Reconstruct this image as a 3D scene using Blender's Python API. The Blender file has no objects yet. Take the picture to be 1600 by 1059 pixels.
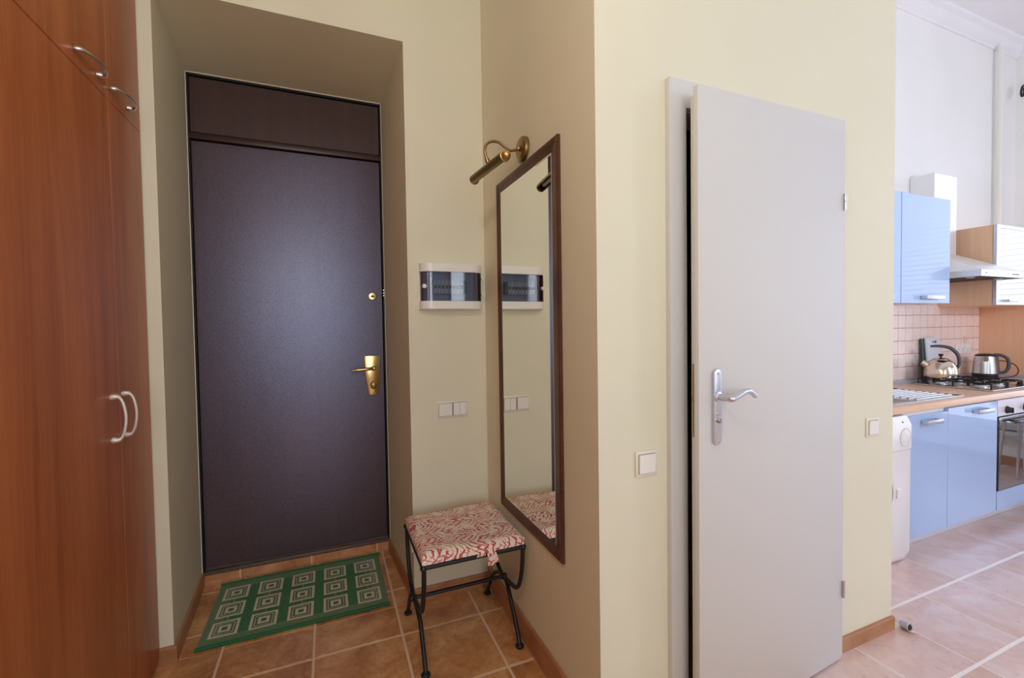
import bpy, bmesh, math, random
from mathutils import Vector, Matrix

random.seed(7)
PI = math.pi
SC = bpy.context.scene
COL = SC.collection

# ------------------------------------------------------------------ camera
CAM_H = 1.28
PITCH, ROLL, YAW, FPX = -0.0275, -0.0151, -0.3908, 697.69


def camera():
    cd = bpy.data.cameras.new('camera')
    co = bpy.data.objects.new('camera', cd)
    COL.objects.link(co)
    cy, sy = math.cos(YAW), math.sin(YAW)
    cp, sp = math.cos(PITCH), math.sin(PITCH)
    fwd = Vector((-sy * cp, cy * cp, sp))
    right = Vector((cy, sy, 0))
    up = right.cross(fwd)
    r2 = right * math.cos(ROLL) + up * math.sin(ROLL)
    u2 = -right * math.sin(ROLL) + up * math.cos(ROLL)
    m = Matrix((r2, u2, -fwd)).transposed().to_4x4()
    m.translation = (0, 0, CAM_H)
    co.matrix_world = m
    cd.sensor_fit = 'HORIZONTAL'
    cd.sensor_width = 36
    cd.lens = 36 * FPX / 1600
    cd.clip_start = 0.02
    cd.clip_end = 200
    SC.camera = co


camera()

# ------------------------------------------------------------------ world, lights, exposure
SC.view_settings.view_transform = 'Standard'
SC.view_settings.look = 'None'
SC.view_settings.exposure = -0.08
SC.view_settings.gamma = 1.0
SC.view_settings.use_curve_mapping = False
SC.cycles.max_bounces = 10
SC.cycles.diffuse_bounces = 6
SC.cycles.glossy_bounces = 5
SC.cycles.transmission_bounces = 8
SC.cycles.transparent_max_bounces = 12
SC.cycles.caustics_reflective = False
SC.cycles.caustics_refractive = False
SC.cycles.sample_clamp_indirect = 8
SC.cycles.use_denoising = True

w = bpy.data.worlds.new('sky')
SC.world = w
w.use_nodes = True
wb = w.node_tree.nodes['Background']
wb.inputs[0].default_value = (0.75, 0.87, 1.0, 1)
wb.inputs[1].default_value = 0.6


def area(name, loc, direction, sx, sy, power, color):
    ld = bpy.data.lights.new(name, 'AREA')
    ld.shape = 'RECTANGLE'
    ld.size, ld.size_y = sx, sy
    ld.energy = power
    ld.color = color
    lo = bpy.data.objects.new(name, ld)
    COL.objects.link(lo)
    lo.location = loc
    lo.rotation_euler = Vector(direction).to_track_quat('-Z', 'Y').to_euler()
    return lo


# daylight just outside the room's windows (behind the camera, an added one on its left, and at the kitchen end)
DAY = (0.95, 0.985, 1.05)
COOL = (0.87, 0.91, 1.13)
area('window_daylight', (0.05, -3.42, 1.80), (0, 1, 0), 1.65, 2.1, 67, DAY)
area('window_daylight', (4.40, -3.42, 1.80), (0, 1, 0), 1.55, 2.1, 44, COOL)
area('window_daylight', (5.72, 0.87, 1.62), (-1, 0, 0), 1.50, 2.6, 28, COOL)
area('window_daylight', (-1.47, -1.45, 1.80), (1, 0, 0), 1.65, 2.1, 30, DAY)  # left window light, added to lift the mirror wall and recess
# two unseen fill lamps added for brightness: hall (warm) and kitchen (cool white)
FILL_LAMPS = [((-0.15, 0.30, 2.20), 20.5, (1.0, 0.96, 0.76)), ((3.9, -0.7, 1.85), 50, (0.89, 0.95, 1.13))]


# ------------------------------------------------------------------ materials
def ramp(nt, fac, stops):
    n = nt.nodes.new('ShaderNodeValToRGB')
    e = n.color_ramp.elements
    while len(e) < len(stops):
        e.new(0.5)
    for el, (p, c) in zip(e, stops):
        el.position = p
        el.color = (*c, 1)
    nt.links.new(fac, n.inputs[0])
    return n.outputs[0]


def lin(r, g, b):
    f = lambda v: ((v / 255) / 12.92) if v / 255 <= 0.04045 else ((v / 255 + 0.055) / 1.055) ** 2.4
    return (f(r), f(g), f(b))


def mat(name, col=(0.8, 0.8, 0.8), rough=0.5, metal=0.0, coat=0.0, coat_rough=0.05, ior=1.5, spec=0.5):
    m = bpy.data.materials.new(name)
    m.use_nodes = True
    b = m.node_tree.nodes['Principled BSDF']
    b.inputs['Base Color'].default_value = (*col, 1)
    b.inputs['Roughness'].default_value = rough
    b.inputs['Metallic'].default_value = metal
    b.inputs['Coat Weight'].default_value = coat
    b.inputs['Coat Roughness'].default_value = coat_rough
    b.inputs['IOR'].default_value = ior
    b.inputs['Specular IOR Level'].default_value = spec
    m.diffuse_color = (*col, 1)
    return m


def nodes(m):
    nt = m.node_tree
    return nt, nt.nodes['Principled BSDF']


def texco(nt, kind='Object', scale=(1, 1, 1), rnd=False):
    tc = nt.nodes.new('ShaderNodeTexCoord')
    mp = nt.nodes.new('ShaderNodeMapping')
    mp.inputs['Scale'].default_value = scale
    src = tc.outputs[kind]
    if rnd:
        oi = nt.nodes.new('ShaderNodeObjectInfo')
        sc = nt.nodes.new('ShaderNodeVectorMath')
        sc.operation = 'SCALE'
        sc.inputs[0].default_value = (37.1, 91.7, 13.3)
        nt.links.new(oi.outputs['Random'], sc.inputs['Scale'])
        ad = nt.nodes.new('ShaderNodeVectorMath')
        ad.operation = 'ADD'
        nt.links.new(src, ad.inputs[0])
        nt.links.new(sc.outputs[0], ad.inputs[1])
        src = ad.outputs[0]
    nt.links.new(src, mp.inputs[0])
    return mp.outputs[0]


def noise(nt, vec, scale, detail=4, rough=0.55, dist=0.0):
    n = nt.nodes.new('ShaderNodeTexNoise')
    n.inputs['Scale'].default_value = scale
    n.inputs['Detail'].default_value = detail
    n.inputs['Roughness'].default_value = rough
    n.inputs['Distortion'].default_value = dist
    nt.links.new(vec, n.inputs['Vector'])
    return n.outputs['Fac']


def bump(nt, b, h, strength=0.2, dist=0.002):
    n = nt.nodes.new('ShaderNodeBump')
    n.inputs['Strength'].default_value = strength
    n.inputs['Distance'].default_value = dist
    nt.links.new(h, n.inputs['Height'])
    nt.links.new(n.outputs[0], b.inputs['Normal'])


def mth(nt, op, a, b=None, c=None):
    n = nt.nodes.new('ShaderNodeMath')
    n.operation = op
    for i, v in enumerate((a, b, c)):
        if v is None:
            continue
        if isinstance(v, (int, float)):
            n.inputs[i].default_value = v
        else:
            nt.links.new(v, n.inputs[i])
    return n.outputs[0]


def mixc(nt, fac, a, b):
    n = nt.nodes.new('ShaderNodeMix')
    n.data_type = 'RGBA'
    for s, v in ((0, fac), (6, a), (7, b)):
        if isinstance(v, tuple):
            n.inputs[s].default_value = (*v, 1)
        elif isinstance(v, (int, float)):
            n.inputs[s].default_value = v
        else:
            nt.links.new(v, n.inputs[s])
    return n.outputs[2]


def paint(name, c, rough=0.6, var=0.03):
    m = mat(name, c, rough, spec=0.3)
    nt, b = nodes(m)
    v = texco(nt)
    f = noise(nt, v, 3.0, 3)
    d = tuple(max(0, x * (1 - var)) for x in c)
    nt.links.new(ramp(nt, f, [(0.3, d), (0.7, c)]), b.inputs['Base Color'])
    bump(nt, b, noise(nt, v, 220, 2), 0.06, 0.001)
    return m


def wood(name, c1, c2, rough=0.4, scale=(14, 14, 0.7), coat=0.0, amount=1.0, rnd=False):
    m = mat(name, c1, rough, coat=coat)
    nt, b = nodes(m)
    v = texco(nt, 'Object', scale, rnd)
    f = noise(nt, v, 1.0, 6, 0.62, 0.9)
    v2 = texco(nt, 'Object', tuple(s * 9 for s in scale), rnd)
    g = noise(nt, v2, 1.0, 3, 0.6)
    h = mth(nt, 'ADD', mth(nt, 'MULTIPLY', f, 0.72), mth(nt, 'MULTIPLY', g, 0.28))
    nt.links.new(ramp(nt, h, [(0.36, c1), (0.64, c2)]), b.inputs['Base Color'])
    bump(nt, b, g, 0.05, 0.0006)
    return m


def tilemat(name, cols, rough=0.35, scale=5.0, rnd_amt=0.5, coat=0.0):
    m = mat(name, cols[1], rough)
    nt, b = nodes(m)
    tc = nt.nodes.new('ShaderNodeTexCoord')
    geo = nt.nodes.new('ShaderNodeNewGeometry')
    oi = nt.nodes.new('ShaderNodeObjectInfo')
    sc = nt.nodes.new('ShaderNodeVectorMath')
    sc.operation = 'SCALE'
    sc.inputs[0].default_value = (37.1, 91.7, 13.3)
    nt.links.new(oi.outputs['Random'], sc.inputs['Scale'])
    ad = nt.nodes.new('ShaderNodeVectorMath')
    ad.operation = 'ADD'
    nt.links.new(geo.outputs['Position'], ad.inputs[0])
    nt.links.new(sc.outputs[0], ad.inputs[1])
    f = noise(nt, ad.outputs[0], scale, 6, 0.6, 0.8)
    g = noise(nt, ad.outputs[0], scale * 9, 4, 0.65, 0.3)
    h = mth(nt, 'ADD', mth(nt, 'MULTIPLY', f, 0.75), mth(nt, 'MULTIPLY', g, 0.25))
    h = mth(nt, 'ADD', h, mth(nt, 'MULTIPLY', mth(nt, 'SUBTRACT', oi.outputs['Random'], 0.5), 0.12 * rnd_amt))
    nt.links.new(ramp(nt, h, [(0.34, cols[0]), (0.5, cols[1]), (0.66, cols[2])]), b.inputs['Base Color'])
    b.inputs['Coat Weight'].default_value = coat
    b.inputs['Coat Roughness'].default_value = 0.16
    nt.links.new(ramp(nt, g, [(0.3, (rough * 0.8,) * 3), (0.7, (min(1, rough * 1.3),) * 3)]), b.inputs['Roughness'])
    bump(nt, b, noise(nt, ad.outputs[0], scale, 2, 0.4), 0.06 if coat > .6 else 0.12, 0.003)
    return m


M = {}
M['wall_yellow'] = paint('pale_yellow_paint', lin(232, 228, 205))
M['wall_cream'] = paint('cream_paint', lin(249, 249, 247))
M['ceiling'] = paint('ceiling_white', lin(249, 249, 252))
M['white_paint'] = mat('white_lacquer', lin(216, 215, 214), 0.55, spec=0.35)
M['dark_void'] = mat('dark_plaster', (0.02, 0.018, 0.016), 0.9)
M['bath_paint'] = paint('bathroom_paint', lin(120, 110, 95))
M['plaster_edge'] = paint('raw_plaster', lin(226, 222, 208))

M['tile'] = tilemat('terracotta_tile', [lin(160, 100, 54), lin(204, 146, 92), lin(230, 184, 134)], 0.34, 5.5, coat=0.55)
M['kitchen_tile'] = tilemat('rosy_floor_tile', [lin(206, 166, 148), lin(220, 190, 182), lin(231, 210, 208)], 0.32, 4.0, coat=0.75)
M['grout'] = paint('tan_grout', lin(240, 210, 182), 0.8, 0.12)
M['white_grout'] = paint('white_grout', lin(244, 238, 238), 0.7, 0.06)
M['skirting'] = tilemat('terracotta_skirting', [lin(158, 106, 70), lin(176, 124, 86), lin(190, 140, 102)], 0.4, 6)
M['riser_tile'] = tilemat('riser_tile', [lin(176, 118, 76), lin(200, 142, 98), lin(216, 164, 122)], 0.4, 9)
M['backsplash'] = tilemat('backsplash_tile', [lin(246, 222, 212), lin(249, 228, 220), lin(252, 234, 228)], 0.18, 4, 0.3)
M['pink_grout'] = paint('pink_grout', lin(214, 160, 140), 0.8)

M['wardrobe'] = wood('wardrobe_veneer', lin(156, 84, 44), lin(192, 114, 66), 0.33, (9, 9, 0.55))
M['wardrobe_edge'] = mat('wardrobe_edge_band', lin(178, 112, 74), 0.4)
M['brown_door'] = wood('dark_brown_laminate', lin(62, 36, 34), lin(80, 48, 44), 0.46, (11, 11, 0.5))
nt, b = nodes(M['brown_door'])
b.inputs['IOR'].default_value = 2.2
b.inputs['Specular IOR Level'].default_value = 0.75
b.inputs['Specular Tint'].default_value = (0.60, 0.68, 1.0, 1)
_v = texco(nt, 'Object')
_n = noise(nt, _v, 150, 3, 0.7)
bump(nt, b, _n, 0.42, 0.002)
nt.links.new(ramp(nt, _n, [(0.36, (0.72,) * 3), (0.62, (0.98,) * 3)]), b.inputs['Specular IOR Level'])
M['brown_panel'] = wood('dark_brown_panel', lin(60, 36, 34), lin(76, 48, 44), 0.5, (11, 11, 0.5))
M['brown_metal'] = mat('dark_brown_frame', lin(58, 36, 34), 0.4)
M['black_gap'] = mat('black_seal', (0.008, 0.007, 0.007), 0.7)
M['threshold'] = wood('worn_threshold', lin(60, 44, 42), lin(120, 104, 98), 0.45, (1, 40, 40))
M['mirror_wood'] = wood('mirror_frame_wood', lin(66, 36, 20), lin(98, 56, 32), 0.35, (3, 3, 3))
M['beech'] = wood('beech_laminate', lin(236, 188, 150), lin(246, 206, 172), 0.35, (12, 12, 0.6))
M['worktop'] = wood('worktop_laminate', lin(228, 186, 154), lin(240, 206, 178), 0.3, (0.8, 14, 14))

M['silver'] = mat('mirror_silver', (0.93, 0.95, 0.91), 0.015, 1.0)
M['brass'] = mat('polished_brass', lin(206, 176, 118), 0.22, 1.0)
M['antique_brass'] = mat('antique_brass', lin(158, 132, 88), 0.36, 1.0)
M['ball_brass'] = mat('ball_brass', lin(206, 178, 112), 0.4, 1.0)
M['satin_nickel'] = mat('satin_nickel', lin(206, 202, 198), 0.28, 1.0)
M['pale_nickel'] = mat('pale_nickel', lin(222, 214, 204), 0.4, 0.35)
M['satin_alu'] = mat('satin_aluminium', lin(214, 217, 224), 0.36, 1.0)
M['steel'] = mat('brushed_steel', lin(200, 200, 202), 0.26, 1.0)
M['oven_panel'] = mat('oven_panel', lin(218, 212, 218), 0.35, 0.15)
M['chrome'] = mat('chrome', lin(225, 225, 228), 0.08, 1.0)
M['hood_steel'] = mat('hood_steel', lin(236, 236, 236), 0.36, 0.45)
M['iron'] = mat('black_iron', lin(34, 34, 38), 0.42, 0.3)
M['plastic_white'] = mat('white_plastic', lin(244, 243, 238), 0.3)
M['plastic_cream'] = mat('cream_plastic', lin(232, 228, 212), 0.35)
M['gap_shadow'] = mat('switch_gap', lin(150, 142, 124), 0.8)
M['plastic_black'] = mat('black_plastic', lin(28, 28, 31), 0.35)
M['plastic_grey'] = mat('grey_plastic', lin(78, 78, 86), 0.35)
M['panel_grey'] = mat('breaker_panel_grey', lin(150, 150, 156), 0.5)
M['breaker'] = mat('breaker_body', lin(196, 194, 190), 0.5)
M['breaker_red'] = mat('breaker_lever', lin(120, 52, 48), 0.5)
M['blue_gloss'] = mat('blue_gloss_front', lin(164, 192, 234), 0.4, coat=0.7, coat_rough=0.03)
M['cabinet_white'] = mat('cabinet_carcass', lin(236, 236, 238), 0.45)
M['plinth'] = mat('grey_plinth', lin(206, 208, 216), 0.3, coat=0.4)
M['appliance'] = mat('white_enamel', lin(240, 238, 236), 0.28)
M['appliance_line'] = mat('enamel_shadow_line', lin(176, 172, 168), 0.5)
M['oven_glass'] = mat('oven_glass', lin(44, 36, 32), 0.04, coat=1.0, coat_rough=0.02, ior=2.1, spec=0.9)
M['kettle_gold'] = mat('kettle_steel', lin(222, 212, 194), 0.14, 1.0)
M['filter'] = mat('hood_filter', lin(60, 50, 56), 0.6, 0.3)
M['bulb'] = mat('frosted_bulb', lin(225, 225, 220), 0.4)
M['board_grey'] = mat('grey_board', lin(222, 225, 232), 0.35)
M['board_green'] = mat('dark_board', lin(70, 96, 92), 0.4)
M['pipe'] = mat('pipe_white', lin(240, 239, 232), 0.4)
M['black_leather'] = mat('black_leather', lin(30, 30, 34), 0.4)
M['blind'] = mat('blind_slat', lin(236, 238, 240), 0.4)

# fuse box cover: tinted glass
m = bpy.data.materials.new('smoked_cover')
m.use_nodes = True
nt = m.node_tree
for n in list(nt.nodes):
    nt.nodes.remove(n)
out = nt.nodes.new('ShaderNodeOutputMaterial')
tr = nt.nodes.new('ShaderNodeBsdfTransparent')
tr.inputs[0].default_value = (*lin(222, 225, 236), 1)
gl = nt.nodes.new('ShaderNodeBsdfGlossy')
gl.inputs['Roughness'].default_value = 0.04
fr = nt.nodes.new('ShaderNodeFresnel')
fr.inputs[0].default_value = 1.6
mx = nt.nodes.new('ShaderNodeMixShader')
nt.links.new(fr.outputs[0], mx.inputs[0])
nt.links.new(tr.outputs[0], mx.inputs[1])
nt.links.new(gl.outputs[0], mx.inputs[2])
nt.links.new(mx.outputs[0], out.inputs[0])
M['smoked'] = m
m = m.copy()
m.name = 'window_glass'
for n in m.node_tree.nodes:
    if n.type == 'BSDF_TRANSPARENT':
        n.inputs[0].default_value = (0.97, 0.98, 0.98, 1)
    if n.type == 'FRESNEL':
        n.inputs[0].default_value = 1.45
M['pane'] = m
# frosted cabinet glass
M['frosted'] = mat('frosted_glass', lin(222, 230, 242), 0.12, coat=1.0, coat_rough=0.03)

# upholstery: cream cotton with red feather strokes
m = mat('feather_print', lin(236, 214, 196), 0.85)
nt, b = nodes(m)
tc = nt.nodes.new('ShaderNodeTexCoord')
sep = nt.nodes.new('ShaderNodeSeparateXYZ')
wob = noise(nt, tc.outputs['Object'], 9, 3, 0.5)
wob2 = noise(nt, texco(nt, 'Object', (1, 1, 1)), 26, 2, 0.5)
nt.links.new(tc.outputs['Object'], sep.inputs[0])
px_, py_, pz_ = sep.outputs
def feathers(u, v, w_, freq, rowf, seed):
    """short tapered strokes that fan out on both sides of wavy ribs"""
    row = mth(nt, 'ADD', mth(nt, 'MULTIPLY', mth(nt, 'ADD', v, mth(nt, 'MULTIPLY', wob, 0.11)), rowf), mth(nt, 'ADD', mth(nt, 'MULTIPLY', u, 1.3), seed))
    tri = mth(nt, 'ABSOLUTE', mth(nt, 'SUBTRACT', mth(nt, 'FRACT', row), 0.5))
    curve = mth(nt, 'MULTIPLY', mth(nt, 'POWER', mth(nt, 'MULTIPLY', tri, 2.0), 0.65), 0.085)
    ph = mth(nt, 'ADD', mth(nt, 'ADD', u, curve), mth(nt, 'ADD', mth(nt, 'MULTIPLY', wob2, 0.022), mth(nt, 'ADD', mth(nt, 'MULTIPLY', w_, 0.8), seed)))
    st = mth(nt, 'ABSOLUTE', mth(nt, 'SUBTRACT', mth(nt, 'FRACT', mth(nt, 'MULTIPLY', ph, freq)), 0.5))
    sv = nt.nodes.new('ShaderNodeVectorMath')
    sv.operation = 'ADD'
    nt.links.new(tc.outputs['Object'], sv.inputs[0])
    sv.inputs[1].default_value = (seed * 3.1, seed * 5.7, 0)
    brk = noise(nt, sv.outputs[0], 24, 2, 0.5)
    wid = mth(nt, 'MULTIPLY', mth(nt, 'SUBTRACT', brk, 0.41), 1.3)
    return mth(nt, 'LESS_THAN', st, mth(nt, 'MINIMUM', wid, 0.17))
s1 = feathers(px_, py_, pz_, 36.0, 9.0, 0.0)
s2 = feathers(mth(nt, 'MULTIPLY', px_, -1.0), mth(nt, 'ADD', py_, mth(nt, 'MULTIPLY', px_, 0.25)), pz_, 40.0, 7.0, 2.37)
stroke = mth(nt, 'MAXIMUM', s1, s2)
gold = mth(nt, 'LESS_THAN', noise(nt, texco(nt, 'Object', (1, 1, 1)), 13, 2), 0.40)
red = mixc(nt, gold, lin(192, 40, 60), lin(196, 124, 88))
nt.links.new(mixc(nt, mth(nt, 'MULTIPLY', stroke, 0.92), lin(246, 230, 214), red), b.inputs['Base Color'])
bump(nt, b, noise(nt, tc.outputs['Object'], 900, 2), 0.2, 0.0005)
b.inputs['Sheen Weight'].default_value = 0.15
M['feather'] = m


# woven mat: green field, five by three concentric beige squares
def mat_material(W, D):
    m = mat('woven_mat', lin(46, 120, 76), 0.75)
    nt, b = nodes(m)
    tc = nt.nodes.new('ShaderNodeTexCoord')
    sep = nt.nodes.new('ShaderNodeSeparateXYZ')
    nt.links.new(tc.outputs['Object'], sep.inputs[0])
    x, y, _ = sep.outputs
    px, py = 0.148, 0.141
    # object origin at the mat's front left corner
    ux = mth(nt, 'DIVIDE', mth(nt, 'SUBTRACT', x, 0.006), px)
    uy = mth(nt, 'DIVIDE', mth(nt, 'SUBTRACT', y, 0.036), py)
    fx = mth(nt, 'ABSOLUTE', mth(nt, 'MULTIPLY', mth(nt, 'SUBTRACT', mth(nt, 'FRACT', ux), 0.5), px))
    fy = mth(nt, 'ABSOLUTE', mth(nt, 'MULTIPLY', mth(nt, 'SUBTRACT', mth(nt, 'FRACT', uy), 0.5), py))
    d = mth(nt, 'MAXIMUM', fx, mth(nt, 'MULTIPLY', fy, 0.95))
    band = lambda lo, hi: mth(nt, 'MULTIPLY', mth(nt, 'GREATER_THAN', d, lo), mth(nt, 'LESS_THAN', d, hi))
    ins = mth(nt, 'MULTIPLY', mth(nt, 'MULTIPLY', mth(nt, 'GREATER_THAN', ux, 0.0), mth(nt, 'LESS_THAN', ux, 5.0)),
              mth(nt, 'MULTIPLY', mth(nt, 'GREATER_THAN', uy, 0.0), mth(nt, 'LESS_THAN', uy, 3.0)))
    big = mth(nt, 'MULTIPLY', mth(nt, 'ADD', band(0.042, 0.053), band(0.011, 0.023)), ins)
    # thin link between the squares of a column
    link = mth(nt, 'MULTIPLY', mth(nt, 'LESS_THAN', fx, 0.0016), mth(nt, 'GREATER_THAN', fy, 0.053))
    link = mth(nt, 'MULTIPLY', mth(nt, 'MULTIPLY', link, 0.5), mth(nt, 'MULTIPLY', mth(nt, 'GREATER_THAN', uy, 0.3), mth(nt, 'LESS_THAN', uy, 2.7)))
    thin = mth(nt, 'MULTIPLY', mth(nt, 'MULTIPLY', band(0.031, 0.036), ins), 0.6)
    # diagonal weave flecks outside the field of squares and faintly inside it
    s1 = mth(nt, 'SINE', mth(nt, 'MULTIPLY', mth(nt, 'ADD', x, y), 620))
    s2 = mth(nt, 'SINE', mth(nt, 'MULTIPLY', mth(nt, 'SUBTRACT', x, y), 620))
    fleck = mth(nt, 'GREATER_THAN', mth(nt, 'MULTIPLY', s1, s2), 0.42)
    ex = mth(nt, 'ABSOLUTE', mth(nt, 'SUBTRACT', x, W / 2))
    ey = mth(nt, 'ABSOLUTE', mth(nt, 'SUBTRACT', y, D / 2))
    edge = mth(nt, 'MAXIMUM', mth(nt, 'SUBTRACT', ex, W / 2 - 0.065), mth(nt, 'SUBTRACT', ey, D / 2 - 0.055))
    edge = mth(nt, 'GREATER_THAN', edge, 0)
    fleck = mth(nt, 'MULTIPLY', fleck, mth(nt, 'ADD', mth(nt, 'MULTIPLY', edge, 0.62), 0.10))
    t = mth(nt, 'MINIMUM', mth(nt, 'ADD', mth(nt, 'ADD', big, link), mth(nt, 'ADD', thin, fleck)), 1.0)
    weave = mth(nt, 'MULTIPLY', mth(nt, 'SINE', mth(nt, 'MULTIPLY', x, 1500)), mth(nt, 'SINE', mth(nt, 'MULTIPLY', y, 1500)))
    g = mixc(nt, noise(nt, tc.outputs['Object'], 30, 3), lin(46, 108, 70), lin(72, 136, 94))
    bg = mixc(nt, noise(nt, tc.outputs['Object'], 160, 2), lin(210, 190, 168), lin(242, 228, 210))
    nt.links.new(mixc(nt, t, g, bg), b.inputs['Base Color'])
    bump(nt, b, weave, 0.3, 0.0012)
    return m


# ------------------------------------------------------------------ mesh helpers
def box(bm, x0, x1, y0, y1, z0, z1, bev=0.0, seg=1):
    vs = [bm.verts.new((x, y, z)) for x in (x0, x1) for y in (y0, y1) for z in (z0, z1)]
    fs = [bm.faces.new([vs[i] for i in q]) for q in
          ((0, 1, 3, 2), (4, 6, 7, 5), (0, 4, 5, 1), (2, 3, 7, 6), (0, 2, 6, 4), (1, 5, 7, 3))]
    if bev > 0:
        es = list({e for f in fs for e in f.edges})
        bmesh.ops.bevel(bm, geom=es, offset=bev, segments=seg, profile=0.5, affect='EDGES')
    return vs


def prism(bm, pts, a, b, axis='z', bev=0.0):
    """pts: closed 2-D outline; axis 'z': (x,y), 'x': (y,z), 'y': (x,z); extruded a..b"""
    def P(p, h):
        return {'z': (p[0], p[1], h), 'x': (h, p[0], p[1]), 'y': (p[0], h, p[1])}[axis]
    lo = [bm.verts.new(P(p, a)) for p in pts]
    hi = [bm.verts.new(P(p, b)) for p in pts]
    fs = [bm.faces.new(lo[::-1]), bm.faces.new(hi)]
    n = len(pts)
    for i in range(n):
        fs.append(bm.faces.new((lo[i], lo[(i + 1) % n], hi[(i + 1) % n], hi[i])))
    bmesh.ops.recalc_face_normals(bm, faces=fs)
    if bev > 0:
        es = [e for e in set(fs[0].edges) | set(fs[1].edges)]
        bmesh.ops.bevel(bm, geom=es, offset=bev, segments=2, profile=0.5, affect='EDGES')


def tube(bm, pts, r, seg=10, caps=True, closed=False, flat=None):
    pts = [Vector(p) for p in pts]
    n = len(pts)
    rr = r if isinstance(r, (list, tuple)) else [r] * n
    tang = []
    for i in range(n):
        if closed:
            t = pts[(i + 1) % n] - pts[i - 1]
        else:
            t = pts[min(i + 1, n - 1)] - pts[max(i - 1, 0)]
        tang.append(t.normalized())
    ref = Vector((0, 0, 1)) if abs(tang[0].z) < 0.9 else Vector((1, 0, 0))
    nrm = tang[0].cross(ref).normalized()
    rings = []
    for i in range(n):
        t = tang[i]
        nrm = (nrm - t * nrm.dot(t)).normalized()
        bn = t.cross(nrm)
        ring = []
        for k in range(seg):
            a = 2 * PI * k / seg
            f = flat if flat else 1.0
            ring.append(bm.verts.new(pts[i] + nrm * math.cos(a) * rr[i] + bn * math.sin(a) * rr[i] * f))
        rings.append(ring)
    for i in range(n if closed else n - 1):
        A, B = rings[i], rings[(i + 1) % n]
        for k in range(seg):
            bm.faces.new((A[k], A[(k + 1) % seg], B[(k + 1) % seg], B[k]))
    if caps and not closed:
        bm.faces.new(rings[0][::-1])
        bm.faces.new(rings[-1])


def lathe(bm, prof, c=(0, 0, 0), seg=24, axis=(0, 0, 1)):
    """prof: list of (radius, height) along axis"""
    ax = Vector(axis).normalized()
    ref = Vector((1, 0, 0)) if abs(ax.x) < 0.9 else Vector((0, 1, 0))
    u = (ref - ax * ref.dot(ax)).normalized()
    v = ax.cross(u)
    c = Vector(c)
    rings = []
    for r, h in prof:
        if r <= 1e-6:
            rings.append([bm.verts.new(c + ax * h)])
        else:
            rings.append([bm.verts.new(c + ax * h + (u * math.cos(2 * PI * k / seg) + v * math.sin(2 * PI * k / seg)) * r)
                          for k in range(seg)])
    for A, B in zip(rings, rings[1:]):
        for k in range(seg):
            k2 = (k + 1) % seg
            if len(A) == 1 and len(B) == 1:
                continue
            if len(A) == 1:
                bm.faces.new((A[0], B[k2], B[k]))
            elif len(B) == 1:
                bm.faces.new((A[k], A[k2], B[0]))
            else:
                bm.faces.new((A[k], A[k2], B[k2], B[k]))
    if len(rings[0]) > 1:
        bm.faces.new(rings[0][::-1])
    if len(rings[-1]) > 1:
        bm.faces.new(rings[-1])


def spline(pts, n=8):
    """Catmull-Rom through pts"""
    P = [Vector(p) for p in pts]
    out = []
    for i in range(len(P) - 1):
        p0, p1, p2, p3 = P[max(i - 1, 0)], P[i], P[i + 1], P[min(i + 2, len(P) - 1)]
        for k in range(n):
            t = k / n
            out.append(0.5 * ((2 * p1) + (p2 - p0) * t + (2 * p0 - 5 * p1 + 4 * p2 - p3) * t * t + (3 * p1 - p0 - 3 * p2 + p3) * t ** 3))
    out.append(P[-1])
    return out


BM = bmesh.new


def origin_of(parent):
    o = Vector((0, 0, 0))
    while parent is not None:
        o += Vector(parent.location)
        parent = parent.parent
    return o


def obj(name, bm, m, parent=None, loc=None, smooth=True, angle=40, label=None, kind=None):
    """links a bmesh built in world coordinates as ONE object; loc is its origin when it is top level"""
    me = bpy.data.meshes.new(name)
    bmesh.ops.recalc_face_normals(bm, faces=bm.faces)
    bm.to_mesh(me)
    bm.free()
    o = bpy.data.objects.new(name, me)
    if parent is not None:
        off = origin_of(parent)
        o.parent = parent
    else:
        off = Vector(loc) if loc else Vector((0, 0, 0))
        o.location = off
    if off.length > 0:
        me.transform(Matrix.Translation(-off))
    me.materials.append(m)
    if smooth:
        for p in me.polygons:
            p.use_smooth = True
        me.set_sharp_from_angle(angle=math.radians(angle))
    COL.objects.link(o)
    if label:
        o['label'] = label
    if kind:
        o['kind'] = kind
    return o


def thing(name, label, cat, loc=(0, 0, 0), group=None):
    o = bpy.data.objects.new(name, None)
    o.empty_display_size = 0.05
    o.location = loc
    COL.objects.link(o)
    o['label'] = label
    o['category'] = cat
    if group:
        o['group'] = group
    return o


def tag(o, label, cat, group=None):
    o['label'] = label
    o['category'] = cat
    if group:
        o['group'] = group
    return o


def struct(name, bm, m, parent=None, **k):
    o = obj(name, bm, m, parent, **k)
    if parent is None:
        o['kind'] = 'structure'
    return o


# ------------------------------------------------------------------ key dimensions
YA, YD = 2.0797, 2.6497            # entrance wall, door plane in its deep recess
NLF, NLB, NRF, NRB = -0.5820, -0.6147, 0.3445, 0.3060
ZF, ZB = 2.5751, 2.5510
XM, YC = 0.7174, 1.0953            # mirror wall, bathroom wall
XE = XM + 1.4236                   # end of the bathroom wall
YT, XR = 1.93, 5.50                # kitchen back wall, window wall
XL, YR = -1.25, -3.2
ZC = 3.60
XW = -0.626                        # wardrobe front
YS = 2.6426                        # step riser

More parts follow.
